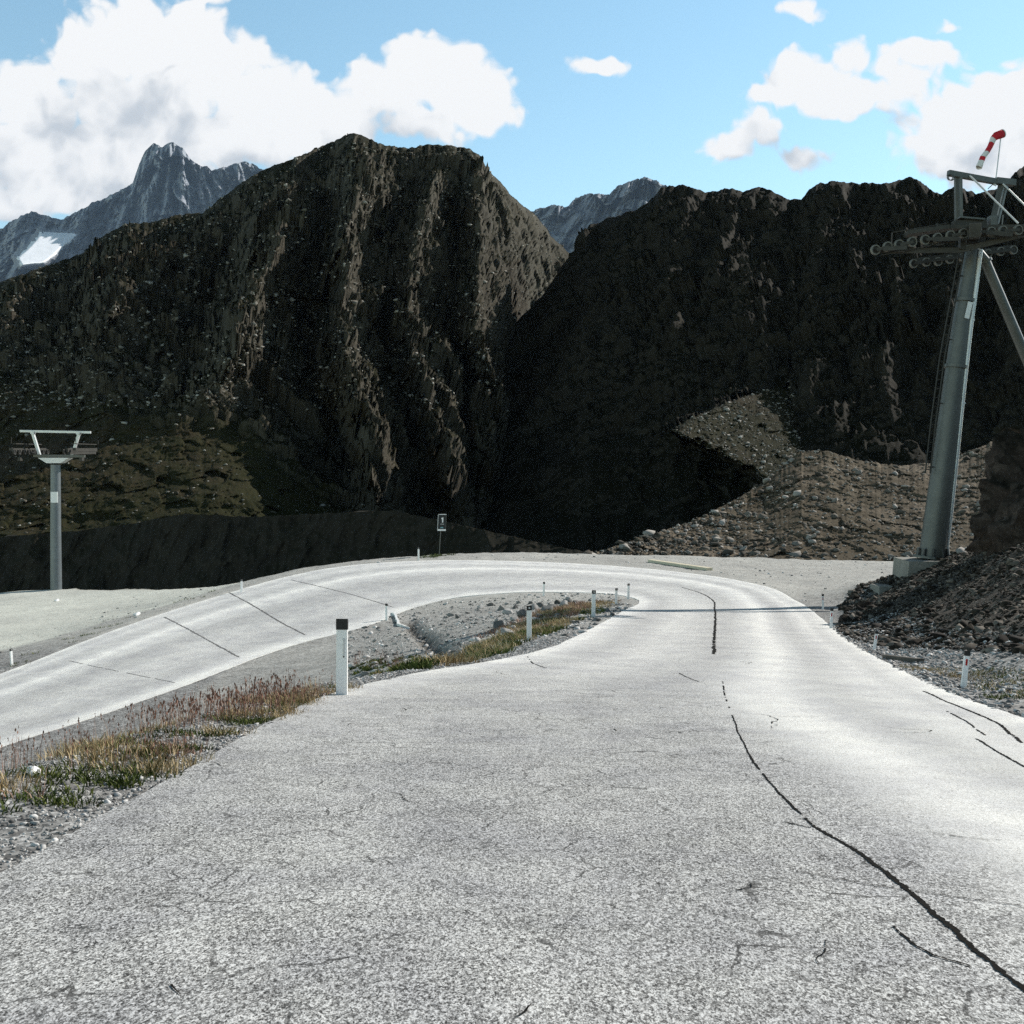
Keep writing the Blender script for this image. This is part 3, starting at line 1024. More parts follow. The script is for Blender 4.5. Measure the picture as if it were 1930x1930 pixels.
# ------------------------------------------------------------------ mountains
def relief(name, label, sky, base, Db, Dr, mat, p=1.0, step=2.0, rows=360, jag=3.0, disp=None, pxr=None, skirt=-70.0, back=0.6, seed=0, jagw=14.0, rock=None, split=None, turf=None):
    sky = np.array(sky, float); base = np.array(base, float)
    Db = np.array(Db, float); Dr = np.array(Dr, float)
    a, b = pxr or (sky[0, 0], sky[-1, 0])
    px = np.arange(a, b + step / 2, step)
    q1 = np.stack([px / jagw, px * 0 + seed, px * 0], -1)
    sy = np.interp(px, sky[:, 0], sky[:, 1]) + jag * (fbm(q1, 5, 0.6) + 0.7 * (0.6 - ridged(q1 * 0.6 + 9, 4, 0.6)))
    by = np.interp(px, base[:, 0], base[:, 1])
    def soft_interp(c):
        y = np.interp(np.arange(a - 100, b + 101, step), c[:, 0], c[:, 1])
        kk = int(100 / step); ker = np.hanning(2 * kk + 1); ker /= ker.sum()
        return np.interp(px, np.arange(a - 100, b + 101, step), np.convolve(np.pad(y, kk, 'edge'), ker, 'valid'))
    db = soft_interp(Db); dr = soft_interp(Dr)
    v = np.linspace(0, 1, rows)
    PX = np.broadcast_to(px, (rows, len(px)))
    PY = by + (sy - by) * v[:, None]
    w = v[:, None] ** p
    D = 1.0 / ((1 - w) / db + w / dr)
    P0 = P(PX, PY, D)
    if disp is not None:
        D = D + disp(PX, PY, np.broadcast_to(v[:, None], D.shape), P0, D)
    V = P(PX, PY, D)
    if rock is not None:        # broken rock pushed out along the slope, so that it overlaps and casts shade
        V = V + rock(PX, PY, np.broadcast_to(v[:, None], D.shape), V)
    # far side, falling away behind the ridge
    ridge = V[-1]
    dirs = ray(px, sy) * np.array([1, 1, 0])
    extra = []
    run = np.linspace(0.01, 0.5, 14) * dr.mean()
    for k, r_ in enumerate(run):
        e = ridge + dirs * r_
        e[:, 2] = ridge[:, 2] - back * r_ * (0.7 + 0.5 * k / 14)
        e[:, 2] += 0.02 * dr.mean() * fbm(e * (8.0 / dr.mean()), 3) * (k > 0)
        e[:, 2] = np.maximum(e[:, 2], skirt)
        extra.append(e)
    low = V[0].copy(); low[:, 2] = np.minimum(skirt, low[:, 2] - 1.0)
    allv = np.concatenate([low[None], V, np.array(extra)], 0)
    fc = grid_faces(allv.shape[0], allv.shape[1])
    if split is not None:
        poly, smat, sname, slabel = split
        m = np.zeros((allv.shape[0] - 1, allv.shape[1] - 1), bool)
        m[1:len(V)] = inside(PX[:-1, :-1] + 11 * fbm(np.stack([PX[:-1, :-1] / 9., PY[:-1, :-1] / 9., PX[:-1, :-1] * 0], -1), 3), PY[:-1, :-1] + 0.0, poly)
        m = m.ravel()
        sf = fc[m]; fc = fc[~m]
        used, inv = np.unique(sf, return_inverse=True)
        so = raw_mesh(sname, allv.reshape(-1, 3)[used], inv.reshape(-1, 4), smat, None, True)
        tag(so, slabel, None, None, 'structure')
    o = raw_mesh(name, allv.reshape(-1, 3), fc, mat, None, False)
    if turf is not None:
        tv = np.zeros(allv.shape[:2]); tv[1:len(V) + 1] = turf(PX, PY); set_attr(o, 'turf', tv)
    tag(o, label, None, None, 'structure')
    return o


def spur_noise(ax, ay, fq, fr, amp, seed, octs=5):
    """ridges and gullies that fan out downhill from a photo point above the summit"""
    def fn(PX, PY):
        dx = PX - ax; dy = PY - ay
        ang = np.arctan2(dx, dy); r = np.hypot(dx, dy)
        q = np.stack([ang * fq + seed, r * fr, r * 0 + seed * 1.7], -1)
        wv = 0.30 * fbm(np.stack([PX / 200., PY / 200., PX * 0 + seed], -1), 3)
        q[..., 0] += wv
        return -amp * (ridged(q, octs, 0.5) - 0.6)
    return fn


LEFT_SKY = [(-560, 760), (-260, 620), (-100, 560), (0, 533), (60, 510), (150, 480), (200, 440), (240, 422), (290, 418), (330, 405), (380, 402), (420, 370),
            (470, 335), (500, 318), (560, 296), (620, 270), (650, 255), (668, 250), (690, 258), (720, 272), (770, 280), (800, 272), (850, 275), (885, 280),
            (905, 295), (920, 320), (945, 345), (975, 380), (1010, 405), (1040, 445), (1070, 475), (1090, 500), (1140, 560), (1200, 640)]
_sp1 = spur_noise(780, -60, 6.5, 0.0034, 70.0, 2, 4)
CRESTS = [  # crest lines of the spurs: (photo row, column) pairs, height in metres, half widths left and right in pixels
    ([(380, 290), (450, 262), (600, 205), (830, 70), (1100, -60)], 34, 90, 110),
    ([(300, 560), (480, 520), (700, 425), (850, 345), (1100, 230)], 44, 120, 100),
    ([(255, 690), (450, 655), (600, 640), (700, 655), (830, 700), (1100, 760)], 42, 90, 95),
    ([(275, 850), (450, 775), (600, 770), (800, 815), (1100, 900)], 38, 80, 80),
    ([(285, 890), (420, 905), (600, 900), (760, 930)], 40, 70, 120),
    ([(480, 40), (700, -80), (1000, -240)], 30, 90, 90),
    ([(405, 400), (520, 365), (640, 300), (800, 190), (1000, 60)], 16, 45, 60),
    ([(290, 620), (420, 580), (560, 545), (700, 520), (900, 470)], 16, 40, 50),
]


def crest_relief(PX, PY):
    best = np.zeros(PX.shape)
    wob = 26 * fbm(np.stack([PX / 60., PY / 60., PX * 0 + 4], -1), 4, 0.6)
    for pts, A, wl, wr in CRESTS:
        a = np.array(pts, float)
        sx = PX + wob - np.interp(PY, a[:, 0], a[:, 1])
        t = np.where(sx < 0, -sx / (0.9 * wl), sx / (1.15 * wr))
        best = np.maximum(best, 2.1 * A * np.clip(1 - t, 0, 1) ** 0.9)
    return -best


_sp1b = spur_noise(780, -60, 14.0, 0.016, 6.0, 5)


def turf_mask(PX, PY, lo=-25, hi=45):
    return smooth(PY - np.interp(PX, [-260, 0, 250, 450, 560, 700, 1200], [640, 705, 765, 790, 900, 1010, 1080]) - 40 * fbm(np.stack([PX / 90., PY / 90., PX * 0], -1), 4), lo, hi)


def disp_left(PX, PY, v, P0, D):
    turf = turf_mask(PX, PY)
    soft = turf_mask(PX, PY, -170, 20)
    up = 1 - 0.93 * turf
    d = -38 * soft + crest_relief(PX, PY) * (1 - soft) * smooth(1 - v, -0.05, 0.12) + 0.55 * _sp1(PX, PY) * (1 - 0.95 * soft) + (9 * fbm(P0 / 45.0, 4) + 2.6 * facets(P0 / 12.0, 71) + 1.2 * facets(P0 / 4.0, 73)) * turf + _sp1b(PX, PY) * up
    d = d + 1.2 * fbm(P0 / 9.0, 5, 0.6)
    # right flank turns away towards the saddle
    d = d + 150 * smooth(PX, 880, 1090) ** 1.2
    return d


def rock_left(PX, PY, v, P0):
    A = np.array([1.0, 1.0, 0.62])
    P0 = P0 + np.stack([0.75 * P0[..., 2], 0 * P0[..., 2], 0 * P0[..., 2]], -1)
    up = (1 - 0.94 * turf_mask(PX, PY)) * smooth(1 - v, 0.0, 0.05)
    h = 6 * facets(P0 * A / 40.0, 3) + 5 * facets(P0 * A / 17.0, 9) + 3.4 * facets(P0 * A / 7.5, 17) + 1.7 * facets(P0 * A / 3.4, 23)
    return (h * up)[..., None] * np.array([0.22, -0.62, 0.75])


relief('mountain', 'dark craggy mountain with a double summit left of the saddle', LEFT_SKY,
       [(-560, 1120), (0, 1120), (700, 1110), (1200, 1100)], [(-260, 232), (400, 240), (650, 290), (1200, 350)], [(-260, 530), (300, 560), (600, 570), (850, 560), (1080, 650), (1200, 690)],
       M['mtn'], p=0.75, rows=440, jag=5.0, disp=disp_left, seed=3, rock=rock_left, turf=lambda X, Y: turf_mask(X, Y) * (X < 760))

RIGHT_SKY = [(700, 1100), (850, 760), (905, 680), (980, 600), (1020, 560), (1060, 500), (1085, 470), (1110, 425), (1150, 410), (1200, 395), (1230, 375),
             (1245, 355), (1275, 348), (1300, 352), (1330, 362), (1380, 355), (1400, 362), (1430, 352), (1455, 360), (1490, 378), (1510, 375), (1530, 352),
             (1570, 340), (1600, 345), (1640, 345), (1680, 345), (1715, 333), (1740, 345), (1755, 360), (1775, 365), (1800, 350), (1840, 365), (1860, 360),
             (1890, 350), (1910, 330), (1930, 312), (1945, 312), (1970, 345), (2030, 400), (2120, 460), (2250, 540)]
_sp2 = spur_noise(1560, -200, 8.0, 0.003, 26.0, 11)
_sp2b = spur_noise(1560, -200, 18.0, 0.016, 3.0, 15)


def rock_right(PX, PY, v, P0):
    A = np.array([1.0, 1.0, 0.62])
    P0 = P0 + np.stack([-0.5 * P0[..., 2], 0 * P0[..., 2], 0 * P0[..., 2]], -1)
    up = (0.3 + 0.7 * smooth(v, 0.25, 0.7)) * smooth(1 - v, 0.0, 0.05)
    near = (PX > 1230) & (PX < 1530) & (PY > 700) & (PY < 950)
    m = np.zeros(PX.shape); m[near] = inside(PX[near], PY[near], PATCH)
    h = 5 * facets(P0 * A / 30.0, 5) + 3.6 * facets(P0 * A / 13.0, 11) + 2.2 * facets(P0 * A / 5.5, 19) + 1.0 * facets(P0 * A / 2.4, 29)
    return (h * up * (1 - 0.8 * m))[..., None] * np.array([-0.4, -0.5, 0.75])


PATCH = np.array([(1262, 812), (1300, 790), (1340, 772), (1400, 748), (1470, 722), (1490, 714), (1496, 760), (1500, 800), (1512, 850), (1520, 935), (1455, 912), (1400, 878), (1350, 852)], float)


def disp_right(PX, PY, v, P0, D):
    up = smooth(v, 0.25, 0.7)
    d = _sp2(PX, PY) * (0.3 + 0.7 * up) + _sp2b(PX, PY) * (0.2 + 0.8 * up)
    # a sunlit spur that faces right, its left flank falling away steeply
    near = (PX > 1200) & (PX < 1580) & (PY > 660) & (PY < 1000)
    m = np.zeros(PX.shape)
    dist = seg_dist(PX[near], PY[near], PATCH); ins = inside(PX[near], PY[near], PATCH)
    m[near] = smooth(np.where(ins, dist, -dist) + 9 * fbm(np.stack([PX[near] / 22., PY[near] / 22., PX[near] * 0], -1), 3), -7, 7)
    n = np.array([0.30, -0.40, 0.85])
    r0 = ray(1492.0, 790.0); den = (ray(PX, PY) * n).sum(-1)
    k = np.argmin(np.abs(PX[0] - 1492)); j = np.argmin(np.abs(PY[:, k] - 790))
    plane = D[j, k] * (r0 * n).sum() / den
    plane = np.clip(plane, 100, 330)
    plane = plane + 1.3 * facets(P0 / 6.0, 31) + 0.6 * facets(P0 / 2.4, 37) + 6 * fbm(P0 / 25.0, 4)
    return d * (1 - m) + m * (plane - D)


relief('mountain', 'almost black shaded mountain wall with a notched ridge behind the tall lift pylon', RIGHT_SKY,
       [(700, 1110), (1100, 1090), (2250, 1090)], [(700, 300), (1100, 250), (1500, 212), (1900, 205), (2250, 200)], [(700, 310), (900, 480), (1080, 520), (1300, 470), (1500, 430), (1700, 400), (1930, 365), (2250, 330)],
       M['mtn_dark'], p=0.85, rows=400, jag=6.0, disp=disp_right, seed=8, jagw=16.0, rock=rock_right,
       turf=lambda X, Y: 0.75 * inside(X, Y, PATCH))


def disp_scree(PX, PY, v, P0, D):
    return 3.0 * fbm(P0 / 14.0, 4) + 0.7 * facets(P0 / 4.5, 41) + 0.42 * facets(P0 / 1.7, 43) + 0.2 * facets(P0 / 0.8, 47)


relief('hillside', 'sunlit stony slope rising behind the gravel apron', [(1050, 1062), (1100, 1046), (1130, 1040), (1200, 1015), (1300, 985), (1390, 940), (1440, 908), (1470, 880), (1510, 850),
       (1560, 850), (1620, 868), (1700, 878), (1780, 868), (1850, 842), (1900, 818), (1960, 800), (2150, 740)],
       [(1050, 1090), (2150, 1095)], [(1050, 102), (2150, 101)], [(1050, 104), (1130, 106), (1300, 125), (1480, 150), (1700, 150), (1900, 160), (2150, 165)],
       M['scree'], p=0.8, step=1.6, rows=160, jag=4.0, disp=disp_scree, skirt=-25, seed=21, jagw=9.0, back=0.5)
def disp_earth(PX, PY, v, P0, D):
    return 3.0 * fbm(P0 / 20.0, 4) - 2.5 * (ridged(P0 * np.array([1, 1, .4]) / 8.0, 4, 0.5) - 0.55) + 0.3 * fbm(P0 / 2.0, 2, 0.6)


relief('embankment', 'dark earth embankment beyond the edge of the gravel', [(-600, 1090), (-300, 1045), (0, 1012), (150, 1000), (250, 986), (350, 968), (480, 974), (600, 968), (740, 962), (850, 985), (950, 1008), (1050, 1030), (1160, 1050)],
       [(-600, 1150), (-300, 1135), (1160, 1100)], [(-300, 215), (400, 165), (1160, 112)], [(-300, 228), (400, 176), (1160, 122)],
       M['earth'], step=1.8, rows=120, jag=3.0, disp=disp_earth, skirt=-40, seed=31, jagw=20.0, back=0.25)

_sp3 = spur_noise(320, 100, 9.0, 0.008, 520.0, 41)
_sp3b = spur_noise(320, 100, 24.0, 0.03, 170.0, 45)


SNOW = np.array([(78, 437), (108, 439), (143, 441), (136, 452), (118, 468), (104, 482), (84, 497), (40, 503), (30, 486), (56, 462)], float)


def disp_far(PX, PY, v, P0, D):
    d = _sp3(PX, PY) + _sp3b(PX, PY)
    A = np.array([1.0, 1.0, 0.5])
    d = d + 210 * facets(P0 * A / 420.0, 51) + 100 * facets(P0 * A / 170.0, 53) + 42 * facets(P0 * A / 65.0, 57) + 15 * facets(P0 * A / 28.0, 59)
    near = (PX < 230) & (PY > 380) & (PY < 560)
    m = np.zeros(PX.shape)
    ds = seg_dist(PX[near], PY[near], SNOW); ii = inside(PX[near], PY[near], SNOW)
    m[near] = smooth(np.where(ii, ds, -ds), -12, 5)
    n = np.array([0.22, -0.36, 0.90])
    plane = 5900.0 * (ray(105.0, 438.0) * n).sum() / (ray(PX, PY) * n).sum(-1)
    plane = np.clip(plane, 3500, 6500) + 25 * fbm(P0 / 260.0, 3)
    return d * (1 - m) + m * (plane - D)


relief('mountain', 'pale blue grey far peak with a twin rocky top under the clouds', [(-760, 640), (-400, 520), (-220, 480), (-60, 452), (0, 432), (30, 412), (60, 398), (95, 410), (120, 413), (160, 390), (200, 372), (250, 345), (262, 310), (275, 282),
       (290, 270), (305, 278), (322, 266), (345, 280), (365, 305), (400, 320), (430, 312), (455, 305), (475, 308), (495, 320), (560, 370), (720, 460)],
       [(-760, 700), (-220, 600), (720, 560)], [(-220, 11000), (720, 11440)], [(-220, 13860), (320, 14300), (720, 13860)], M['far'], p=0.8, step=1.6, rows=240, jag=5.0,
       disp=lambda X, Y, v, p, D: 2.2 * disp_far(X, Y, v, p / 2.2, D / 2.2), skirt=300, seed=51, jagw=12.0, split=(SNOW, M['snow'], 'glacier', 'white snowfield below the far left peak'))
_sp4 = spur_noise(1230, 200, 12.0, 0.004, 260.0, 61)


def disp_far2(PX, PY, v, P0, D):
    A = np.array([1.0, 1.0, 0.5])
    return _sp4(PX, PY) + 110 * facets(P0 * A / 260.0, 61) + 55 * facets(P0 * A / 110.0, 63) + 22 * facets(P0 * A / 45.0, 67)


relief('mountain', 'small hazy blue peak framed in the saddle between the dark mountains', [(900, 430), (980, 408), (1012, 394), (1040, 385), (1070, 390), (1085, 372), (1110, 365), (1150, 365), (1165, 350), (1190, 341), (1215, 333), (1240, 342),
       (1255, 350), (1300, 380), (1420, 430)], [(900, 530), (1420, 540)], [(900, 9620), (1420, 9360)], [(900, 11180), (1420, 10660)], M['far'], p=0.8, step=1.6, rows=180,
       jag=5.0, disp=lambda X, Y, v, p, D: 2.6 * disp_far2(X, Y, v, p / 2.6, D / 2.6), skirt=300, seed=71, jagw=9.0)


raw_mesh('valley', [(-11000, -400, -75), (11000, -400, -75), (11000, 22000, -75), (-11000, 22000, -75)], [[0, 1, 2, 3]], M['valley'])
bpy.data.objects['valley']['kind'] = 'structure'
#PART2
# ------------------------------------------------------------------ materials of the objects
M['post_white'] = simple('post_white_plastic', (0.88, 0.87, 0.84), 0.5, 0, 0.10, 9, 0.08)
M['post_black'] = simple('post_black_plastic', (0.018, 0.017, 0.016), 0.55, 0, 0.3, 12, 0.1)
M['red'] = simple('red_reflector', (0.42, 0.012, 0.010), 0.3, 0, 0.2, 20, 0.1)
M['pale_reflector'] = simple('pale_reflector', (0.62, 0.62, 0.60), 0.3, 0, 0.15, 20, 0.1)
M['galv'] = simple('galvanised_steel', (0.115, 0.118, 0.108), 0.45, 0.3, 0.25, 1.6, 0.1)
M['galv_light'] = simple('pale_galvanised_steel', (0.62, 0.63, 0.62), 0.42, 0.3, 0.2, 2.0, 0.1)
M['steel_dark'] = simple('weathered_steel', (0.050, 0.047, 0.040), 0.6, 0.3, 0.4, 3.0, 0.15)
M['rubber'] = simple('black_rubber', (0.02, 0.02, 0.02), 0.7, 0, 0.3, 8, 0.1)
M['sheave'] = simple('sheave_flange', (0.20, 0.192, 0.165), 0.55, 0.2, 0.3, 6, 0.1)
M['plate'] = simple('white_plate', (0.78, 0.78, 0.76), 0.5, 0, 0.08, 5, 0.05)
M['concrete'] = simple('concrete', (0.26, 0.25, 0.22), 0.9, 0, 0.35, 2.2, 0.5, 0.2)
M['sock_red'] = simple('red_windsock_cloth', (0.50, 0.018, 0.030), 0.8, 0, 0.15, 10, 0.1)
M['sock_white'] = simple('white_windsock_cloth', (0.72, 0.70, 0.68), 0.8, 0, 0.1, 10, 0.1)
M['sign_black'] = simple('sign_dark_face', (0.008, 0.011, 0.012), 0.5, 0, 0.1, 5, 0.02)
M['teal'] = simple('teal_print', (0.16, 0.36, 0.40), 0.5, 0, 0.1, 5, 0.02)
M['wood_pale'] = simple('pale_timber', (0.62, 0.55, 0.40), 0.8, 0, 0.2, 3, 0.2)
M['wood_dark'] = simple('weathered_timber', (0.09, 0.08, 0.065), 0.85, 0, 0.4, 3, 0.3)


def mat_stone(name, lo, mid, hi, sc=3.0):
    t = NT(name)
    p = t.pos()
    info = t.attr('tone')
    n = t.noise(p, sc, 6, 0.65)
    f = t.math('ADD', t.math('MULTIPLY', info, 0.6), t.math('MULTIPLY', n, 0.4))
    c = t.ramp(f, [(0.2, lo), (0.5, mid), (0.85, hi)])
    return t.done(c, 0.92, t.bump(n, 0.6, 0.05), 0, 0.2)


def mat_plant(name, stops):
    t = NT(name)
    c = t.ramp(t.attr('tone'), stops)
    m = t.done(c, 0.8, None, 0, 0.15)
    return m


M['stone_grey'] = mat_stone('grey_gravel', (0.10, 0.098, 0.094), (0.285, 0.278, 0.266), (0.74, 0.725, 0.70))
M['stone_bank'] = mat_stone('bank_stone', (0.013, 0.010, 0.007), (0.042, 0.035, 0.026), (0.26, 0.235, 0.20))
M['stone_far'] = mat_stone('slope_stone', (0.05, 0.044, 0.035), (0.15, 0.134, 0.110), (0.42, 0.395, 0.36), 0.8)
M['stone_mtn'] = mat_stone('mountain_stone', (0.025, 0.022, 0.014), (0.085, 0.076, 0.058), (0.44, 0.42, 0.38), 0.3)
M['boulder'] = mat_stone('boulder_stone', (0.06, 0.058, 0.052), (0.20, 0.195, 0.185), (0.46, 0.45, 0.43), 2.0)
M['outcrop'] = mat_mountain('brown_outcrop_rock', (0.050, 0.038, 0.032), (0.022, 0.02, 0.014), (0.06, 0.048, 0.04), 6.0)
M['dry_grass'] = mat_plant('dry_grass', [(0.0, (0.16, 0.10, 0.045)), (0.45, (0.37, 0.275, 0.14)), (1.0, (0.68, 0.57, 0.37))])
M['green_grass'] = mat_plant('green_weeds', [(0.0, (0.025, 0.035, 0.010)), (0.6, (0.085, 0.11, 0.025)), (1.0, (0.22, 0.23, 0.06))])
M['dock'] = mat_plant('brown_seed_stalks', [(0.0, (0.13, 0.06, 0.042)), (0.5, (0.32, 0.18, 0.13)), (1.0, (0.56, 0.42, 0.32))])


def wloc(o):
    v = Vector((0, 0, 0))
    while o is not None:
        v += o.location; o = o.parent
    return v


def wbuild(mb, name, mats, parent, smooth_angle=None):
    """build from world coordinates under a thing standing at its own base"""
    off = wloc(parent)
    mb.v = [(v[0] - off.x, v[1] - off.y, v[2] - off.z) for v in mb.v]
    return mb.build(name, mats, parent, smooth_angle)


def V3(px, py, D):
    p = P(px, py, D)
    return Vector((float(p[0]), float(p[1]), float(p[2])))


# ------------------------------------------------------------------ chairlift pylon on the right
def sheave_mb(c, axis, r):
    mb = MB()
    w = r * 0.26
    mb.lathe(c, axis, [(-w, r * .76), (-w * 1.1, r * .82), (-w * 1.1, r), (-w * .45, r), (-w * .2, r * .88), (w * .2, r * .88), (w * .45, r), (w * 1.1, r), (w * 1.1, r * .82), (w, r * .76)], 22, 0)
    mb.lathe(c, axis, [(-w, r * .77), (-w * .35, r * .70), (-w * .25, r * .30), (-w * .8, r * .28), (-w * .8, .001)], 20, 1)
    mb.lathe(c, axis, [(w, r * .77), (w * .35, r * .70), (w * .25, r * .30), (w * .8, r * .28), (w * .8, .001)], 20, 1)
    mb.lathe(c, axis, [(-w * 1.5, .001), (-w * 1.5, r * .13), (-w * .7, r * .15)], 10, 0)
    return mb


TOWER_D = 60.0


def set_back(o, k=TOWER_D / 36.0):
    """the tower is drawn 36 m away and then set up at its real distance and size"""
    c = Vector((0, 0, CZ))
    o.location = c + (o.location - c) * k
    o.scale = (k, k, k)


def tall_pylon():
    D = 36.0
    base = V3(1757, 1052, D)
    gz = base.z - 0.75
    R = thing('chairlift_pylon', 'tall grey chairlift pylon on the stony bank at right with a windsock on top', 'pylon', (base.x, base.y, gz))
    k = D / F
    # foundation
    mb = MB()
    top = base.z
    out = [(base.x - 1.12, base.y - 1.0), (base.x + .45, base.y - 1.0), (base.x + .7, base.y + .9), (base.x - .95, base.y + .9)]
    bot = [(x - (0.14 if x < base.x else -.1), y) for x, y in out]
    mb.prism(bot, gz - 1.2, top - 0.03, out)
    mb.box((base.x - 1.55, base.y - .5, top - 1.08), (1.0, 0.9, 0.5), None, 0, 0.03)
    wbuild(mb, 'concrete_base', M['concrete'], R)
    # mast
    cs = [(1052, 1757, 25.0), (960, 1768, 23.0), (860, 1780.5, 21), (760, 1792.5, 19.2), (691, 1801, 17.8), (603, 1812.5, 15.8), (566, 1818, 14.6), (520, 1825, 13.8), (462, 1832.5, 13)]
    mb = MB()
    mb.tube([V3(x, y, D) for y, x, r in cs], [r * k for y, x, r in cs], 28)
    mast = wbuild(mb, 'mast', M['galv'], R, 40)
    ax = (V3(1832.5, 462, D) - V3(1757, 1052, D)).normalized()
    for (y, x, r) in ((691, 1801, 17.8), (566, 1818, 14.9)):
        mb = MB()
        mb.lathe(V3(x, y, D), ax, [(-.05, r * k), (-.05, r * k + .07), (.05, r * k + .07), (.05, r * k)], 28)
        wbuild(mb, 'flange', M['galv'], mast)
    mb = MB()
    c0 = V3(1757, 1052, D)
    mb.lathe(c0, ax, [(-.02, .1), (-.02, .62), (.05, .62), (.05, .44)], 24)
    for i in range(10):
        a = i * math.pi / 5
        p = c0 + Vector((math.cos(a), math.sin(a), 0)) * .5
        mb.beam(p + Vector((0, 0, .02)), p + Vector((-math.cos(a) * .05, -math.sin(a) * .05, .34)), .03, .14)
    wbuild(mb, 'base_flange', M['galv'], mast)
    mb = MB()
    pts = [(1055, 1786), (1030, 1783), (960, 1791.5), (860, 1802), (760, 1812), (691, 1819.5), (603, 1829.5), (540, 1838.5), (470, 1847)]
    mb.tube([V3(x + 1.5, y, D - .16) for y, x in pts], .072, 12)
    for (y, x) in ((975, 1789), (760, 1812), (603, 1829.5)):
        mb.box(V3(x, y, D - .12), (.22, .12, .06))
    wbuild(mb, 'conduit', M['galv_light'], R, 40)
    # bracing leg
    mb = MB()
    mb.tube([V3(1846, 476, D + .1), V3(1856, 490, D + .15), V3(2085, 1030, D + 1.2), V3(2130, 1135, D + 1.4)], [.13, .155, .19, .19], 18)
    mb.lathe(V3(1856, 490, D + .15), (V3(2085, 1030, D + 1.2) - V3(1856, 490, D + .15)), [(0, .12), (0, .22), (.08, .22), (.08, .15)], 18)
    wbuild(mb, 'brace', M['galv'], R, 40)
    # ladder
    mb = MB()
    lp = [(892, 1748.5), (790, 1760), (673, 1776), (598, 1790), (540, 1801), (462, 1815)]
    for o in (-4.6, 4.6):
        mb.tube([V3(x + o, y, D - .15) for y, x in lp], .024, 6)
    for y in np.arange(885, 465, -17):
        x = np.interp(-y, [-q[0] for q in lp], [q[1] for q in lp])
        mb.tube([V3(x - 4.6, y, D - .15), V3(x + 4.6, y, D - .15)], .016, 6)
    for y in (880, 760, 640, 520):
        x = np.interp(-y, [-q[0] for q in lp], [q[1] for q in lp])
        mb.tube([V3(x, y, D - .15), V3(x + 22, y, D)], .022, 6)
    wbuild(mb, 'ladder', M['steel_dark'], R)
    mb = MB()
    mb.beam(V3(1822, 600, D - .32), V3(1829, 569, D - .3), .15, .02, 0, 0, (0, -1, 0))
    wbuild(mb, 'number_plate', M['plate'], R)
    # cross arm at the mast head, reaching towards both ropes
    mb = MB()
    mb.beam(V3(1838, 434, D - 2.3), V3(1832, 446, D + 2.6), .34, .42, 0, .02)
    mb.box(V3(1832, 456, D), (.62, .62, .20), None, 0, .02)
    mb.beam(V3(1796, 424, D - .9), V3(1857, 419, D - .9), .26, .22, 0, .015)
    wbuild(mb, 'cross_arm', M['steel_dark'], R)
    mb = MB()
    mb.beam(V3(1804, 412, D - .9), V3(1850, 416, D - .9), .5, .05)
    mb.box(V3(1870, 418, D - .9), (.22, .3, .34), None, 0, .02)
    wbuild(mb, 'bracket', M['galv'], R)
    # gantry frame above
    mb = MB()
    mb.beam(V3(1787, 326, D - .9), V3(1880, 343, D - .6), .16, .17, 0, .01)
    mb.beam(V3(1876, 341, D - .6), V3(1912, 345, D - .5), .22, .20, 0, .01)
    mb.beam(V3(1803, 333, D - .75), V3(1804, 414, D - .8), .13, .13, 0, .01)
    mb.beam(V3(1811, 334, D - 1.0), V3(1812, 412, D - 1.0), .07, .09, 0, .008)
    mb.beam(V3(1888, 350, D - .5), V3(1872, 420, D - .8), .20, .13, 0, .01)
    mb.beam(V3(1897, 350, D - .7), V3(1880, 422, D - .95), .06, .08, 0, .008)
    mb.tube([V3(1890, 405, D - .8), V3(1888, 430, D - .8)], .02, 6)
    mb.tube([V3(1862, 356, D - .6), V3(1875, 344, D - .6)], .015, 6)
    wbuild(mb, 'gantry_frame', M['galv'], R)
    mb = MB()
    c = V3(1792, 333, D - 1.0)
    for i in range(3):
        q = [c + Vector((math.cos(a) * .09 + i * .035 - .03, 0.02 * i, math.sin(a) * .09 - .02)) for a in np.linspace(0, 2 * math.pi, 13)]
        mb.tube(q, .012, 5, 0, False)
    wbuild(mb, 'shackle', M['galv'], R)
    for a, b in (((1828, 331, D - .9), (1919, 421, D - 1.8)), ((1887, 343, D - .6), (1965, 420, D - 1.7))):
        mb = MB()
        mb.tube([V3(*a), V3(*b)], .028, 8)
        wbuild(mb, 'stay_rod', M['galv_light'], R)
    # sheave trains
    line = [(1650, 472), (1673, 466), (1694.5, 462), (1719, 457), (1743.5, 453), (1767, 449.5), (1791.5, 445), (1816, 441), (1842, 438), (1868, 438), (1890, 436), (1919, 434.5), (1944, 433), (1969, 432)]
    def dn(i): return 35.3 - i * 0.12
    axis = Vector((0.22, -1.0, -0.05))
    mb = MB()
    pts = [V3(x, y - 1, dn(i) + .02) for i, (x, y) in enumerate(line)]
    for i in range(0, len(pts) - 1, 2):          # two-wheel bogies
        a, b = pts[i], pts[i + 1]
        mb.beam(a + Vector((0, -.12, -.02)), b + Vector((0, -.12, -.02)), .02, .09)
        mb.beam(a + Vector((0, .12, -.02)), b + Vector((0, .12, -.02)), .02, .09)
    for i in range(0, len(pts) - 3, 4):          # four-wheel beams below
        a = (pts[i] + pts[i + 1]) / 2; b = (pts[i + 2] + pts[i + 3]) / 2
        for s in (-.16, .16):
            mb.beam(a + Vector((0, s, -.05)), b + Vector((0, s, -.16)), .025, .13)
    a = (pts[1] + pts[2]) / 2; b = (pts[11] + pts[12]) / 2; m = (a + b) / 2
    mb.beam(a + Vector((0, .2, -.12)), m + Vector((.2, .2, -.34)), .05, .16)
    mb.beam(m + Vector((.2, .2, -.34)), b + Vector((0, .2, -.12)), .05, .16)
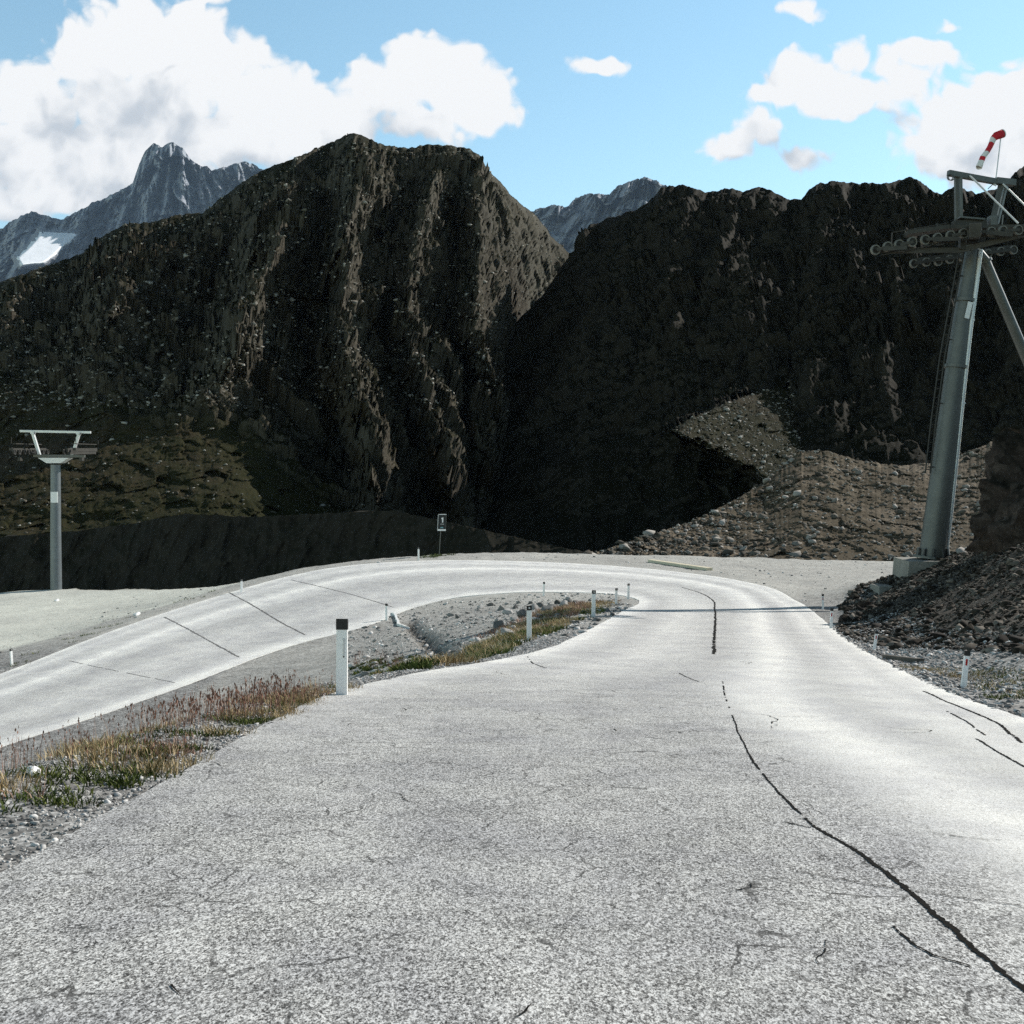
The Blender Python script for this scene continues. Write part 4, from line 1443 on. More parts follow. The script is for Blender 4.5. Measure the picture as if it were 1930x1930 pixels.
    mb.beam(m + Vector((.2, .2, -.34)), m + Vector((.25, .25, .2)), .16, .2)
    mb.tube([pts[0] + Vector((.2, .1, -.14)), pts[2] + Vector((.1, .1, -.2)), pts[3] + Vector((0, .1, -.22)), pts[5] + Vector((0, .1, -.16))], .014, 6)
    for i in (2, 4, 5, 7, 9, 11):
        mb.box(pts[i] + Vector((.05, -.05, -.18 - .02 * (i % 3))), (.2, .1, .03))
    train = wbuild(mb, 'sheave_train', M['steel_dark'], R)
    for i, p in enumerate(pts):
        wbuild(sheave_mb(p, axis, 9.3 * dn(i) / F), 'sheave', [M['sheave'], M['steel_dark']], train, 35)
    # walkway beside the near train
    mb = MB()
    w0, w1 = V3(1708, 441, 35.4), V3(1786, 430, 35.2)
    mb.beam(w0, w1, .55, .12)
    mb.beam(w1, V3(1965, 428, 34.6), .4, .10)
    h0, h1, h2 = V3(1681, 438, 35.6), V3(1706, 434, 35.5), V3(1784, 421, 35.3)
    mb.tube([h0, h1, h2], .018, 6)
    mb.tube([h0, V3(1680, 458, 35.6)], .018, 6)
    mb.tube([h1, V3(1707, 446, 35.5)], .018, 6)
    mb.tube([V3(1750, 427, 35.4), V3(1750, 440, 35.4)], .018, 6)
    for x, y in ((1766, 424), (1771, 427), (1745, 432), (1725, 434)):
        mb.box(V3(x, y, 35.2), (.05, .05, .12))
    wbuild(mb, 'walkway', M['steel_dark'], R)
    # far train
    mb = MB()
    fp = [V3(x, y, 38.6) for x, y in ((1722, 497), (1746, 494), (1768, 493), (1790, 489), (1814, 485), (1838, 481), (1862, 478), (1886, 474), (1910, 471))]
    mb.beam(fp[0] + Vector((0, .15, .12)), fp[-1] + Vector((0, .15, .12)), .06, .16)
    mb.beam(fp[0] + Vector((0, -.15, 0)), fp[-1] + Vector((0, -.15, 0)), .03, .10)
    mb.beam(fp[4] + Vector((0, .1, .1)), V3(1832, 446, D + 2.6), .14, .14)
    tr2 = wbuild(mb, 'sheave_train', M['steel_dark'], R)
    for p in fp:
        wbuild(sheave_mb(p, axis, .15), 'sheave', [M['sheave'], M['steel_dark']], tr2, 35)
    set_back(R)
    # windsock on its own pole, clamped to the gantry beam
    c = V3(1876.5, 342, D - .62)
    W = thing('windsock', 'limp red and white striped windsock on a thin pole above the right pylon', 'windsock', (c.x, c.y, c.z))
    mb = MB()
    tip = V3(1886, 261, D - .62)
    mb.tube([c - Vector((0, 0, .15)), c, tip, tip + Vector((0, 0, .12))], .019, 8)
    mb.tube([c + Vector((-.03, 0, -.12)), c + Vector((.03, 0, .12))], .05, 8)
    wbuild(mb, 'pole', M['galv_light'], W)
    path = [(1889, 252, 7.6), (1884, 254, 7.6), (1877, 257, 7.0), (1871, 262, 5.6), (1868.5, 270, 5.0), (1866, 276, 4.6), (1860, 287, 4.6), (1853, 297, 5.2), (1850, 304, 5.0), (1847, 311, 5.3), (1844.5, 316, 5.6)]
    rings = []
    pp = [V3(x, y, D - .62 - .02 * i) for i, (x, y, r) in enumerate(path)]
    bands = [0, 0, 0, 1, 0, 0, 1, 1, 0, 1]     # red / white by segment
    bands = [0, 0, 0, 1, 0, 0, 1, 0, 1, 1]
    n = 18
    mb = MB(); vs = []; prev = None
    for i, p in enumerate(pp):
        d = (pp[min(i + 1, len(pp) - 1)] - pp[max(i - 1, 0)]).normalized()
        x = d.orthogonal().normalized() if prev is None else (prev - d * prev.dot(d)).normalized()
        prev = x; y = d.cross(x)
        for j in range(n):
            a = 2 * math.pi * j / n
            r = path[i][2] * k * (1 + (0.0 if i < 2 else .13) * math.sin(3 * a + i * .8))
            vs.append(p + (x * math.cos(a) + y * math.sin(a)) * r)
    mb.v = [tuple(v) for v in vs]
    for i in range(len(pp) - 1):
        for j in range(n):
            j2 = (j + 1) % n
            mb.f.append([i * n + j, i * n + j2, (i + 1) * n + j2, (i + 1) * n + j]); mb.m.append(bands[i])
    sock = wbuild(mb, 'sock', [M['sock_red'], M['sock_white']], W, 60)
    so = sock.modifiers.new('thickness', 'SOLIDIFY'); so.thickness = 0.012
    mb = MB()
    mb.tube([pp[0] + (Vector((.03, 0, 0))), pp[0] + Vector((.03, .05, 0))], .05, 10)
    mb.lathe(pp[0], (pp[0] - pp[1]), [(0, .118), (0, .138), (.03, .138), (.03, .118)], 20)
    wbuild(mb, 'hoop', M['plate'], W)
    set_back(W)


tall_pylon()


M['galv_blue'] = simple('blue_grey_galvanised_steel', (0.150, 0.168, 0.175), 0.45, 0.3, 0.2, 1.6, 0.1)


def small_pylon():
    b = hit(107, 1111); D = b[1]
    k = D / F
    R = thing('chairlift_pylon', 'distant slim chairlift pylon with a trapezoid head frame beyond the pale gravel', 'pylon', (b[0], b[1], ZG(b[0], b[1]) - .1))
    def W(px, py, dy=0.0):
        return V3(px, py, D) + Vector((0, dy, 0))
    mb = MB()
    mb.tube([W(106, 1118), W(105, 1000), W(105, 876)], [10.4 * k, 9.6 * k, 8.8 * k], 24)
    wbuild(mb, 'mast', M['galv_blue'], R, 40)
    mb = MB(); mb.box(W(107, 937, -.52), (.60, .06, .92)); wbuild(mb, 'number_plate', M['plate'], R)
    mb = MB()
    a = [W(76, 863, -.5), W(134, 863, -.5), W(118, 873, -.5), W(92, 873, -.5)]
    b2 = [p + Vector((0, 1.0, 0)) for p in a]
    mb.add(a + b2, [[0, 1, 2, 3], [7, 6, 5, 4], [0, 4, 5, 1], [1, 5, 6, 2], [2, 6, 7, 3], [3, 7, 4, 0]])
    wbuild(mb, 'bracket', M['plate'], R)
    mb = MB(); mb.beam(W(64, 859), W(160, 860), .3, .22, 0, .02); wbuild(mb, 'cross_arm', M['galv'], R)
    mb = MB()
    mb.beam(W(38, 812.5), W(171, 815), .22, .20, 0, .02)
    mb.beam(W(61, 814), W(75, 859), .24, .22, 0, .02)
    mb.beam(W(150, 815), W(136, 859), .24, .22, 0, .02)
    mb.box(W(62.5, 815.5, -.05), (.30, .34, .22)); mb.box(W(148.5, 816.5, -.05), (.30, .34, .22))
    wbuild(mb, 'gantry_frame', M['galv_light'], R)
    for sx in (-1, 1):
        cx = 56 if sx < 0 else 155
        mb = MB()
        mb.beam(W(cx, 850, -3.2), W(cx, 846, 3.2), .16, .3)
        mb.beam(W(cx, 856, -3.0), W(cx, 852, 3.0), .10, .2)
        mb.beam(W(70 if sx < 0 else 140, 859), W(cx, 852), .2, .2)
        mb.beam(W(cx + sx * 4, 838, -2.5), W(cx + sx * 4, 836, 2.5), .3, .07)
        mb.tube([W(cx + sx * 10, 838, -2.5), W(cx + sx * 9, 826, -2.5)], .03, 6)
        mb.tube([W(cx + sx * 10, 836, 2.5), W(cx + sx * 9, 828, 2.5)], .03, 6)
        mb.box(W(cx + sx * 9, 848, -2.6), (.26, .3, .24), None, 0, .04)
        mb.box(W(cx + sx * 8, 866, -1.0), (.24, .5, .3), None, 0, .04)
        tr = wbuild(mb, 'sheave_train', M['steel_dark'], R)
        for j in range(8):
            p = W(cx - sx * 4, 853.5 - j * .5, -3.3 + j * .93)
            wbuild(sheave_mb(p, (1, 0, 0), .22), 'sheave', [M['steel_dark'], M['rubber']], tr, 35)


small_pylon()


# ------------------------------------------------------------------ delineator posts
def post_proto(kind):
    R = thing('delineator_post', 'x', 'delineator post', group='delineator posts along the road')
    out = [(-.070, -.060), (-.062, -.066), (.062, -.066), (.070, -.060), (.066, .02), (.034, .062), (-.034, .062), (-.066, .02)]
    top = [(x * .97, y * .97) for x, y in out]
    mb = MB(); mb.prism(out, -.10, .868, top); mb.build('shaft', M['post_white'], R)
    cap = [(x * 1.04, y * 1.04) for x, y in out]
    mb = MB()
    n = len(cap)
    vs = [(x, y, .866) for x, y in cap] + [(x, y, 1.0 - (y + .066) * .30) for x, y in cap]
    mb.add(vs, [[i, (i + 1) % n, n + (i + 1) % n, n + i] for i in range(n)] + [list(range(n))[::-1], [n + i for i in range(n)]])
    mb.build('cap', M['post_black'], R)
    if kind == 'red':
        mb = MB(); mb.box((.0, -.068, .70), (.048, .008, .17), None, 0, .003); mb.build('reflector', M['red'], R)
    elif kind == 'slot':
        mb = MB(); mb.box((.026, -.068, .64), (.020, .010, .24), None, 0, .004); mb.box((.026, -.0685, .535), (.016, .011, .016), None, 1)
        mb.build('reflector', [M['pale_reflector'], M['post_black']], R)
    else:
        mb = MB(); mb.lathe((0, -.066, .935), (0, -1, 0), [(0, .001), (.012, .001)], 12); mb.lathe((0, -.064, .935), (0, -1, 0), [(-.002, .026), (.010, .026), (.012, .001)], 14)
        mb.build('reflector', M['pale_reflector'], R)
    return R


POSTS = [
    (645, 1297, 1143, 'slot', 0.5, 0, 'large white post with black cap among the verge grass beside the near lane'),
    (997, 1207, 1140, 'disc', 0, 8, 'white post with a round pale reflector in its cap at the grassy verge'),
    (1118, 1163, 1112, 'disc', 1, 10, 'white black-capped post at the brown grass between the boulders and the near lane'),
    (1161, 1140, 1108, 'disc', 1, 15, 'white black-capped post just left of the reddish plants at the inside of the bend'),
    (1184, 1130, 1100, 'disc', 1, 20, 'farthest white post at the inside tip of the hairpin island'),
    (1025, 1123, 1096, 'disc', -2, -150, 'small white black-capped post on the far edge of the island behind the boulders'),
    (729, 1171, 1139, 'disc', 0, -130, 'white post by the pale kerb at the head of the ditch'),
    (455, 1115, 1086, 'disc', 0, 40, 'small white post at the corner of the pale gravel left of the lower road'),
    (22, 1256, 1223, 'disc', -3, 60, 'small white post beside the lower road at the left edge of the photo'),
    (789, 1056, 1031, 'disc', 0, 0, 'small white post on the outer rim of the bend left of the dark sign'),
    (1815, 1293, 1220, 'red', 5.2, -6, 'largest right-hand white post with a bright red reflector on the stony shoulder'),
    (1647, 1229, 1189, 'red', 7, -8, 'leaning white post with a dark red reflector at the foot of the stony bank'),
    (1566, 1188, 1147, 'red', 2, -10, 'white post with red reflector at the front corner of the stony bank'),
    (1551, 1151, 1121, 'red', -1, -12, 'farthest white post with red reflector in front of the gravel apron'),
]


def build_posts():
    protos = {}
    for (px, py, ty, kind, lean, rz, lab) in POSTS:
        h = hit(px, py)
        H = (py - ty) * h[1] / F
        if kind not in protos:
            o = protos[kind] = post_proto(kind)
        else:
            o = copy_tree(protos[kind])
        o.location = (h[0], h[1], ZG(h[0], h[1]) - 0.01)
        o.scale = (H * .98, H * .98, H)
        o.rotation_euler = (0, math.radians(lean), math.radians(rz))
        o['label'] = lab


build_posts()


# ------------------------------------------------------------------ piste sign on the outer rim
def sign():
    b = hit(828, 1047); D = b[1]; k = D / F
    z0 = ZG(b[0], b[1])
    R = thing('piste_sign', 'small upright black sign with a white number 1 on a thin post', 'sign', (b[0], b[1], z0))
    def W(px, py, dy=0.0):
        return V3(px, py, D) + Vector((0, dy, 0))
    mb = MB(); mb.tube([Vector((b[0] - .03, b[1], z0 - .3)), W(830.5, 1000, .04)], .034, 10); wbuild(mb, 'post', M['galv'], R)
    # panel leans slightly: its top is right of its foot
    def q(u, v, dy): return W(824.5 + 15.5 * u + 1.6 * v, 1000.5 - 31.5 * v, dy)      # u,v in 0..1
    def slab(u0, u1, v0, v1, y0, y1, mat, name, par, extra=None):
        mb = MB()
        quads = [(u0, u1, v0, v1)] + (extra or [])
        for (a0, a1, c0, c1) in quads:
            f = [q(a0, c0, y0), q(a1, c0, y0), q(a1, c1, y0), q(a0, c1, y0)]
            g = [q(a0, c0, y1), q(a1, c0, y1), q(a1, c1, y1), q(a0, c1, y1)]
            mb.add(f + g, [[0, 1, 2, 3], [7, 6, 5, 4], [0, 4, 5, 1], [1, 5, 6, 2], [2, 6, 7, 3], [3, 7, 4, 0]])
        return wbuild(mb, name, mat, par)
    panel = slab(0.03, 0.97, 0.10, 0.965, -.02, .02, M['sign_black'], 'panel', R)
    slab(0, 1, 0, 0.10, -.03, .03, M['plate'], 'frame', R)
    slab(0.04, 0.98, 0.965, 1.0, -.03, .03, M['plate'], 'frame', R)
    slab(-.02, 0.03, 0.10, 0.965, -.03, .03, M['galv_light'], 'frame', R)
    slab(0.97, 1.0, 0.10, 0.965, -.03, .03, M['galv'], 'frame', R)
    slab(0.50, 0.64, 0.50, 0.80, -.03, -.019, M['plate'], 'numeral', panel, [(0.40, 0.50, 0.70, 0.765), (0.45, 0.50, 0.765, 0.785)])
    slab(0.34, 0.38, 0.37, 0.425, -.03, -.019, M['galv_light'], 'small_print', panel, [(0.43, 0.50, 0.385, 0.425), (0.53, 0.60, 0.375, 0.42), (0.63, 0.74, 0.385, 0.42)])
    mb = MB()
    tri = [(0.28, 0.165), (0.76, 0.165), (0.66, 0.195), (0.58, 0.245), (0.48, 0.215), (0.38, 0.225)]
    f = [q(u, v, -.03) for u, v in tri]; g = [q(u, v, -.019) for u, v in tri]
    n = len(tri)
    mb.add(f + g, [list(range(n)), [n + i for i in range(n)][::-1]] + [[i, n + i, n + (i + 1) % n, (i + 1) % n] for i in range(n)])
    wbuild(mb, 'emblem', M['teal'], panel)


sign()


# ------------------------------------------------------------------ hoses, timbers, kerb

def timber(p0, p1, w, h, mat, name, label, cat):
    a, b = hit(*p0), hit(*p1)
    A = Vector((a[0], a[1], ZG(a[0], a[1]) + h * .45)); B = Vector((b[0], b[1], ZG(b[0], b[1]) + h * .45))
    mb = MB(); mb.beam(A, B, w, h, 0, min(w, h) * .12)
    tag(mb.build(name, mat), label, cat)


timber((1226, 1059.5), (1338, 1076), .55, .22, M['wood_pale'], 'timber_beam', 'long pale yellowish beam lying on the far gravel apron', 'beam')
timber((1669, 1243.5), (1735, 1247), .16, .10, M['wood_dark'], 'timber_beam', 'short dark timber lying on the stony shoulder at right', 'beam')


def kerb():
    w, s = drape([(731, 1152), (742, 1160), (750, 1173), (762, 1180), (776, 1178)], 0.2)
    pts = [Vector((x, y, ZG(x, y) + .03)) for x, y in w]
    mb = MB()
    for a, b in zip(pts[:-1], pts[1:]):
        mb.beam(a, b + (b - a) * .05, .12, .22)
    tag(mb.build('concrete_kerb', M['plate']), 'curved whitish kerb at the top of the ditch beside the lower road', 'kerb')


kerb()

# ------------------------------------------------------------------ stones
def ico(sub):
    bm = bmesh.new(); bmesh.ops.create_icosphere(bm, subdivisions=sub, radius=1.0)
    v = np.array([x.co[:] for x in bm.verts]); f = np.array([[q.index for q in p.verts] for p in bm.faces]); bm.free()
    return v, f


def rock_templates(n, seed):
    out = []
    r_ = np.random.default_rng(seed)
    for i in range(n):
        bm = bmesh.new()
        d = r_.normal(size=(int(r_.integers(9, 16)), 3)); d /= np.linalg.norm(d, axis=1)[:, None]
        d *= np.array([1.15, 0.65 + 0.4 * r_.random(), 0.38 + 0.35 * r_.random()]) * (0.8 + 0.3 * r_.random((len(d), 1)))
        for v in d: bm.verts.new(v)
        bmesh.ops.convex_hull(bm, input=bm.verts[:])
        for v in [v for v in bm.verts if not v.link_faces]: bm.verts.remove(v)
        bmesh.ops.triangulate(bm, faces=bm.faces[:])
        bm.verts.index_update()
        out.append((np.array([v.co[:] for v in bm.verts]), np.array([[v.index for v in f.verts] for f in bm.faces])))
        bm.free()
    return out


def scatter_rocks(name, pts, sizes, mat, sub=1, seed=0, sink=0.3, label=None, tone=None):
    T = rock_templates(18, seed)
    pts = np.asarray(pts); sizes = np.asarray(sizes); N = len(pts)
    ti = rng.integers(0, len(T), N)
    tn = rng.random(N) if tone is None else tone
    VV, FF, TT = [], [], []; off = 0
    for k, (bv, bf) in enumerate(T):
        m = ti == k; K = m.sum()
        if K == 0: continue
        a = rng.random(K) * 2 * np.pi; b = (rng.random(K) - .5) * 1.1
        ca, sa, cb, sb = np.cos(a)[:, None], np.sin(a)[:, None], np.cos(b)[:, None], np.sin(b)[:, None]
        x = bv[None, :, 0] * ca - bv[None, :, 1] * sa
        y = bv[None, :, 0] * sa + bv[None, :, 1] * ca
        z = np.broadcast_to(bv[None, :, 2], x.shape)
        q = np.stack([x, y * cb - z * sb, y * sb + z * cb], -1) * sizes[m][:, None, None] + pts[m][:, None, :]
        q[..., 2] += (sizes[m] * (0.5 - sink))[:, None] * 0.7
        VV.append(q.reshape(-1, 3)); TT.append(np.repeat(tn[m], len(bv)))
        FF.append((bf[None] + (np.arange(K) * len(bv))[:, None, None] + off).reshape(-1, 3)); off += K * len(bv)
    o = raw_mesh(name, np.concatenate(VV), np.concatenate(FF), mat)
    set_attr(o, 'tone', np.concatenate(TT))
    tag(o, label, None, None, 'stuff')
    return o


def zg_many(x, y):
    return np.array([ZG(a, b) for a, b in zip(x, y)])


def edge_band(side, s0, s1, n, w0, w1, power=1.4):
    """points beside the road ribbon: distance w0..w1 outside the chosen edge"""
    s = s0 + (s1 - s0) * rng.random(n)
    ex = np.interp(s, _s, RIB[:, side, 0]); ey = np.interp(s, _s, RIB[:, side, 1])
    ox = np.interp(s, _s, RIB0[:, 1 - side, 0]); oy = np.interp(s, _s, RIB0[:, 1 - side, 1])
    d = np.stack([ex - ox, ey - oy], -1); d /= np.linalg.norm(d, axis=1)[:, None]
    w = w0 + (w1 - w0) * rng.random(n) ** power
    return ex + d[:, 0] * w, ey + d[:, 1] * w


_s0 = _s[np.argmin(np.abs(RIB[:, 0, 1] - 3) + 100 * (_s > 60))]
# near shoulder, left
x, y = edge_band(0, _s0, _s0 + 27, 24000, -0.06, 1.35)
sz = 0.005 + 0.008 * rng.random(len(x)) ** 2 + 0.024 * rng.random(len(x)) ** 16 + 0.006 * (y / 15)
scatter_rocks('gravel', np.stack([x, y, zg_many(x, y)], -1), sz, M['stone_grey'], 1, 3, label='loose grey gravel along the left shoulder of the near lane')
x, y = edge_band(1, _s0 + 3, _s0 + 42, 9000, -0.05, 2.6)
sz = 0.012 + 0.05 * rng.random(len(x)) ** 4 + 0.010 * (y / 15)
scatter_rocks('gravel', np.stack([x, y, zg_many(x, y)], -1), sz, M['stone_grey'], 1, 4, label='loose stones along the right shoulder of the near lane')
# the bank on the right
n = 34000
y = 13 + 50 * rng.random(n)
x = np.interp(y, [0, 12, 20, 27, 34, 40, 48, 57, 63], [8.5, 7.6, 9.2, 9.6, 10.5, 11.8, 14.6, 17.0, 20]) + 12 * rng.random(n) ** 1.4
sz = 0.025 + 0.06 * rng.random(n) ** 2 * (0.4 + y / 50) + 0.18 * rng.random(n) ** 26
scatter_rocks('rubble', np.stack([x, y, zg_many(x, y)], -1), sz, M['stone_bank'], 1, 5, label='stones and rubble covering the bank below the tall pylon', tone=rng.random(n) ** 1.7)
# island, banks and apron
n = 6000
u = 640 + 560 * rng.random(n); v = 1118 + 135 * rng.random(n)
rr = ray(u, v); dd_ = (6.2 + 0.6 * rng.random(n)); D_ = 30 + 38 * rng.random(n)
x = rr[:, 0] * D_; y = D_
ok = ~inside(x, y, ROAD_POLY) & (x > -12) & (x < 6) & (y < 67)
x, y = x[ok], y[ok]
sz = 0.025 + 0.05 * rng.random(len(x)) ** 2 + 0.14 * rng.random(len(x)) ** 14
scatter_rocks('gravel', np.stack([x, y, zg_many(x, y)], -1), sz, M['stone_grey'], 1, 6, label='grey stones strewn over the island inside the bend')
n = 4000
y = 56 + 42 * rng.random(n); x = -30 + 75 * rng.random(n)
ok = ~inside(x, y, ROAD_POLY); x, y = x[ok], y[ok]
ok = y > 30 + np.abs(x) * .4
x, y = x[ok], y[ok]
sz = 0.02 + 0.04 * rng.random(len(x)) ** 2 + 0.12 * rng.random(len(x)) ** 16
scatter_rocks('gravel', np.stack([x, y, zg_many(x, y)], -1), sz, M['stone_grey'], 1, 7, label='scattered stones on the gravel apron beyond the bend')


def on_mesh(o, n, pick=None):
    me = o.data
    co = np.empty(len(me.vertices) * 3, np.float32); me.vertices.foreach_get('co', co); co = co.reshape(-1, 3)
    idx = np.arange(len(co))
    if pick is not None: idx = idx[pick(co)]
    return co[rng.choice(idx, n)] + rng.normal(size=(n, 3)) * np.array([.3, .3, .05])


hs = [o for o in COL.objects if o.name.startswith('hillside')]
pts = on_mesh(hs[0], 9000, lambda c: (c[:, 1] < 175) & (c[:, 2] > -14) & (c[:, 2] < 14))
scatter_rocks('rubble', pts, 0.07 + 0.20 * rng.random(9000) ** 2 + 0.6 * rng.random(9000) ** 16, M['stone_far'], 1, 9, label='rubble scattered over the sunlit slope behind the apron')
ms = [o for o in COL.objects if o.name.startswith('mountain')]


def in_patch(c):
    d = np.maximum(c[:, 1], 1.0)
    th = np.arctan2(c[:, 2] - CZ, d)
    return inside(965 + F * c[:, 0] / d, 965 - F * np.tan(th + PITCH), PATCH) & (c[:, 1] < 300)


pts = on_mesh(ms[1], 2200, in_patch)
scatter_rocks('rubble', pts, 0.12 + 0.30 * rng.random(2200) ** 2 + 0.5 * rng.random(2200) ** 14, M['stone_far'], 1, 10, label='rubble on the sunlit spur of the right mountain')
pts = on_mesh(ms[0], 16000, lambda c: (c[:, 2] > 22) & (c[:, 1] < 800))
scatter_rocks('rubble', pts, 0.32 + 0.35 * rng.random(16000) + 1.0 * rng.random(16000) ** 10, M['stone_mtn'], 1, 12, 0.5, label='broken rock all over the left mountain')


# boulders one can tell apart, heaped inside the bend
def boulder(px, py, size, seed, label, group=None, mat='boulder', flat=0.8):
    h = hit(px, py)
    v, f = ico(3)
    q = v * (1 + 0.5 * fbm(v * 0.8 + seed * 5.1, 4))[:, None]
    r_ = np.random.default_rng(seed)
    for _ in range(9):
        d = r_.normal(size=3); d /= np.linalg.norm(d)
        hh = q @ d; lim = 0.5 + 0.25 * r_.random()
        q = q - np.maximum(hh - lim, 0)[:, None] * d * 0.92
    q = q * (1 + 0.10 * fbm(v * 4 + seed, 3))[:, None]
    q = q * np.array([1.1, .9, flat]) * size
    a = r_.random() * 6.28
    q = np.stack([q[:, 0] * math.cos(a) - q[:, 1] * math.sin(a), q[:, 0] * math.sin(a) + q[:, 1] * math.cos(a), q[:, 2]], -1)
    o = raw_mesh('boulder', q, f, M[mat])
    set_attr(o, 'tone', np.full(len(q), r_.random()))
    o.location = (h[0], h[1], ZG(h[0], h[1]) + size * .28)
    return tag(o, label, 'boulder', group)


_bl = 'weathered grey boulder in the heap on the island inside the hairpin bend'
for i, (px, py, s) in enumerate([(945, 1150, .42), (958, 1158, .5), (972, 1147, .36), (985, 1162, .6), (968, 1170, .4), (1005, 1150, .55), (1020, 1144, .45), (1030, 1156, .6), (1042, 1147, .5),
                                 (1050, 1138, .42), (1015, 1164, .38), (940, 1186, .55), (955, 1196, .42), (968, 1187, .36), (1062, 1143, .5), (1075, 1138, .4), (1086, 1137, .36), (905, 1147, .34),
                                 (925, 1142, .3), (850, 1162, .36), (862, 1166, .26), (1000, 1138, .3), (978, 1137, .26), (1070, 1132, .34)]):
    boulder(px, py, s * .62, 100 + i, _bl, 'boulders heaped inside the bend')
pts = on_mesh(ms[0], 1500, lambda c: (c[:, 2] > -12) & (c[:, 2] < 40) & (c[:, 1] < 420) & (c[:, 0] < -40))
scatter_rocks('rubble', pts, 0.2 + 0.35 * rng.random(1500) ** 2 + 0.7 * rng.random(1500) ** 12, M['stone_mtn'], 1, 13, 0.5, label='stones lying in the grass slope behind the slim pylon')
boulder(1630, 1142, .34, 201, 'dark blocky boulder at the lower left corner of the pylon bank', None, 'outcrop')
boulder(1592, 1174, .34, 202, 'dark boulder right beside the post at the foot of the stony bank', None, 'outcrop')
boulder(1612, 1128, .30, 203, 'dark flat boulder on the crest left of the concrete base', None, 'outcrop')
boulder(107, 1133, .20, 204, 'small white stone on the pale gravel below the slim pylon', None, 'plate')
boulder(258, 1160, .22, 205, 'small white stone on the pale gravel near the lower road', None, 'plate')
boulder(64, 1449, .07, 206, 'white fist-sized stone lying in the near left verge', None, 'plate')


def outcrop():
    v, f = ico(5)
    q = v * np.array([3.4, 3.6, 3.7])
    q = q * (1 + 0.55 * facets(v * np.array([1.6, 1.6, 1.0]) + 3, 3) + 0.22 * facets(v * np.array([4, 4, 2.4]), 7) + 0.09 * facets(v * np.array([10, 10, 6.]), 11))[:, None]
    o = raw_mesh('rock_outcrop', q, f, M['outcrop'])
    o.location = (24.0, 47.0, -0.9)
    tag(o, 'dark brown rock outcrop rising at the right edge beside the pylon', 'rock')


outcrop()

# ------------------------------------------------------------------ plants
def blades(name, centres, n_per, height, spread, width, mat, label, lean=0.5, head=0.0, seed=0, zoff=0.0):
    """centres (N,2); each clump n_per blades; one mesh"""
    C = np.repeat(centres, n_per, axis=0); N = len(C)
    hs_ = np.repeat(np.broadcast_to(height, len(centres)), n_per) * (0.45 + 0.75 * rng.random(N))
    r = np.repeat(np.broadcast_to(spread, len(centres)), n_per) * np.sqrt(rng.random(N))
    a = rng.random(N) * 2 * np.pi
    bx = C[:, 0] + r * np.cos(a); by = C[:, 1] + r * np.sin(a)
    bz = zg_many(bx, by) - 0.01 + zoff
    a2 = a + rng.normal(size=N) * 0.9
    ln = lean * (0.3 + rng.random(N)) * hs_
    dx, dy = np.cos(a2) * ln, np.sin(a2) * ln
    p = rng.random(N) * 2 * np.pi
    wx, wy = np.cos(p) * width, np.sin(p) * width
    P0 = np.stack([bx, by, bz], -1)
    P1 = P0 + np.stack([dx * .35, dy * .35, hs_ * .6], -1)
    P2 = P0 + np.stack([dx, dy, hs_], -1)
    w = np.stack([wx, wy, wx * 0], -1)
    V = np.stack([P0 - w, P0 + w, P1 + w * .8, P1 - w * .8, P2 + w * .12, P2 - w * .12], 1)
    idx = np.arange(N)[:, None] * 6
    Fq = np.concatenate([idx + np.array([0, 1, 2, 3]), idx + np.array([3, 2, 4, 5])], 0)
    tone = np.repeat(rng.random(N) * .55 + np.repeat(rng.random(len(centres)), n_per) * .45, 6)
    V = V.reshape(-1, 3)
    if head > 0:
        m = rng.random(N) < 0.7
        K = m.sum()
        base = P2[m]; s = head * (0.6 + 0.8 * rng.random(K))
        hv = []
        for j in range(3):
            off = np.stack([rng.normal(size=K) * s * .25, rng.normal(size=K) * s * .25, -j * s * 1.0], -1)
            c = base + off
            e = np.stack([np.cos(p[m] + j), np.sin(p[m] + j), p[m] * 0], -1) * (s * .38)[:, None]
            up = np.stack([s * 0, s * 0, s * .8], -1)
            hv.append(np.stack([c - e, c - up, c + e, c + up], 1))
        hv = np.concatenate(hv, 0).reshape(-1, 3)
        o0 = len(V)
        V = np.concatenate([V, hv], 0)
        Fq = np.concatenate([Fq, (np.arange(len(hv) // 4)[:, None] * 4 + np.array([0, 1, 2, 3])) + o0], 0)
        tone = np.concatenate([tone, np.repeat(rng.random(len(hv) // 4) * .5, 4)])
    o = raw_mesh(name, V, Fq.astype(np.int32), mat)
    set_attr(o, 'tone', tone)
    tag(o, label, None, None, 'stuff')
    return o


def along(px_pts, n, side0, side1, jitter=0.2):
    w, s = drape(px_pts, 0.1)
    i = rng.integers(0, len(w) - 1, n)
    d = np.gradient(w, axis=0); d /= np.linalg.norm(d, axis=1)[:, None] + 1e-9
    nrm = np.stack([-d[:, 1], d[:, 0]], -1)
    k = side0 + (side1 - side0) * rng.random(n)
    # patchy: keep clumps where a slow noise is high
    c = w[i] + nrm[i] * k[:, None] + rng.normal(size=(n, 2)) * jitter * .3
    return c, i / len(w)


CREST = [(-60, 1528), (60, 1484), (180, 1440), (300, 1398), (400, 1368), (500, 1334), (580, 1306), (636, 1284)]


def patchy(c, sc, lo):
    q = np.stack([c[:, 0] * sc, c[:, 1] * sc, c[:, 0] * 0 + 5], -1)
    return c[fbm(q, 3) > lo]


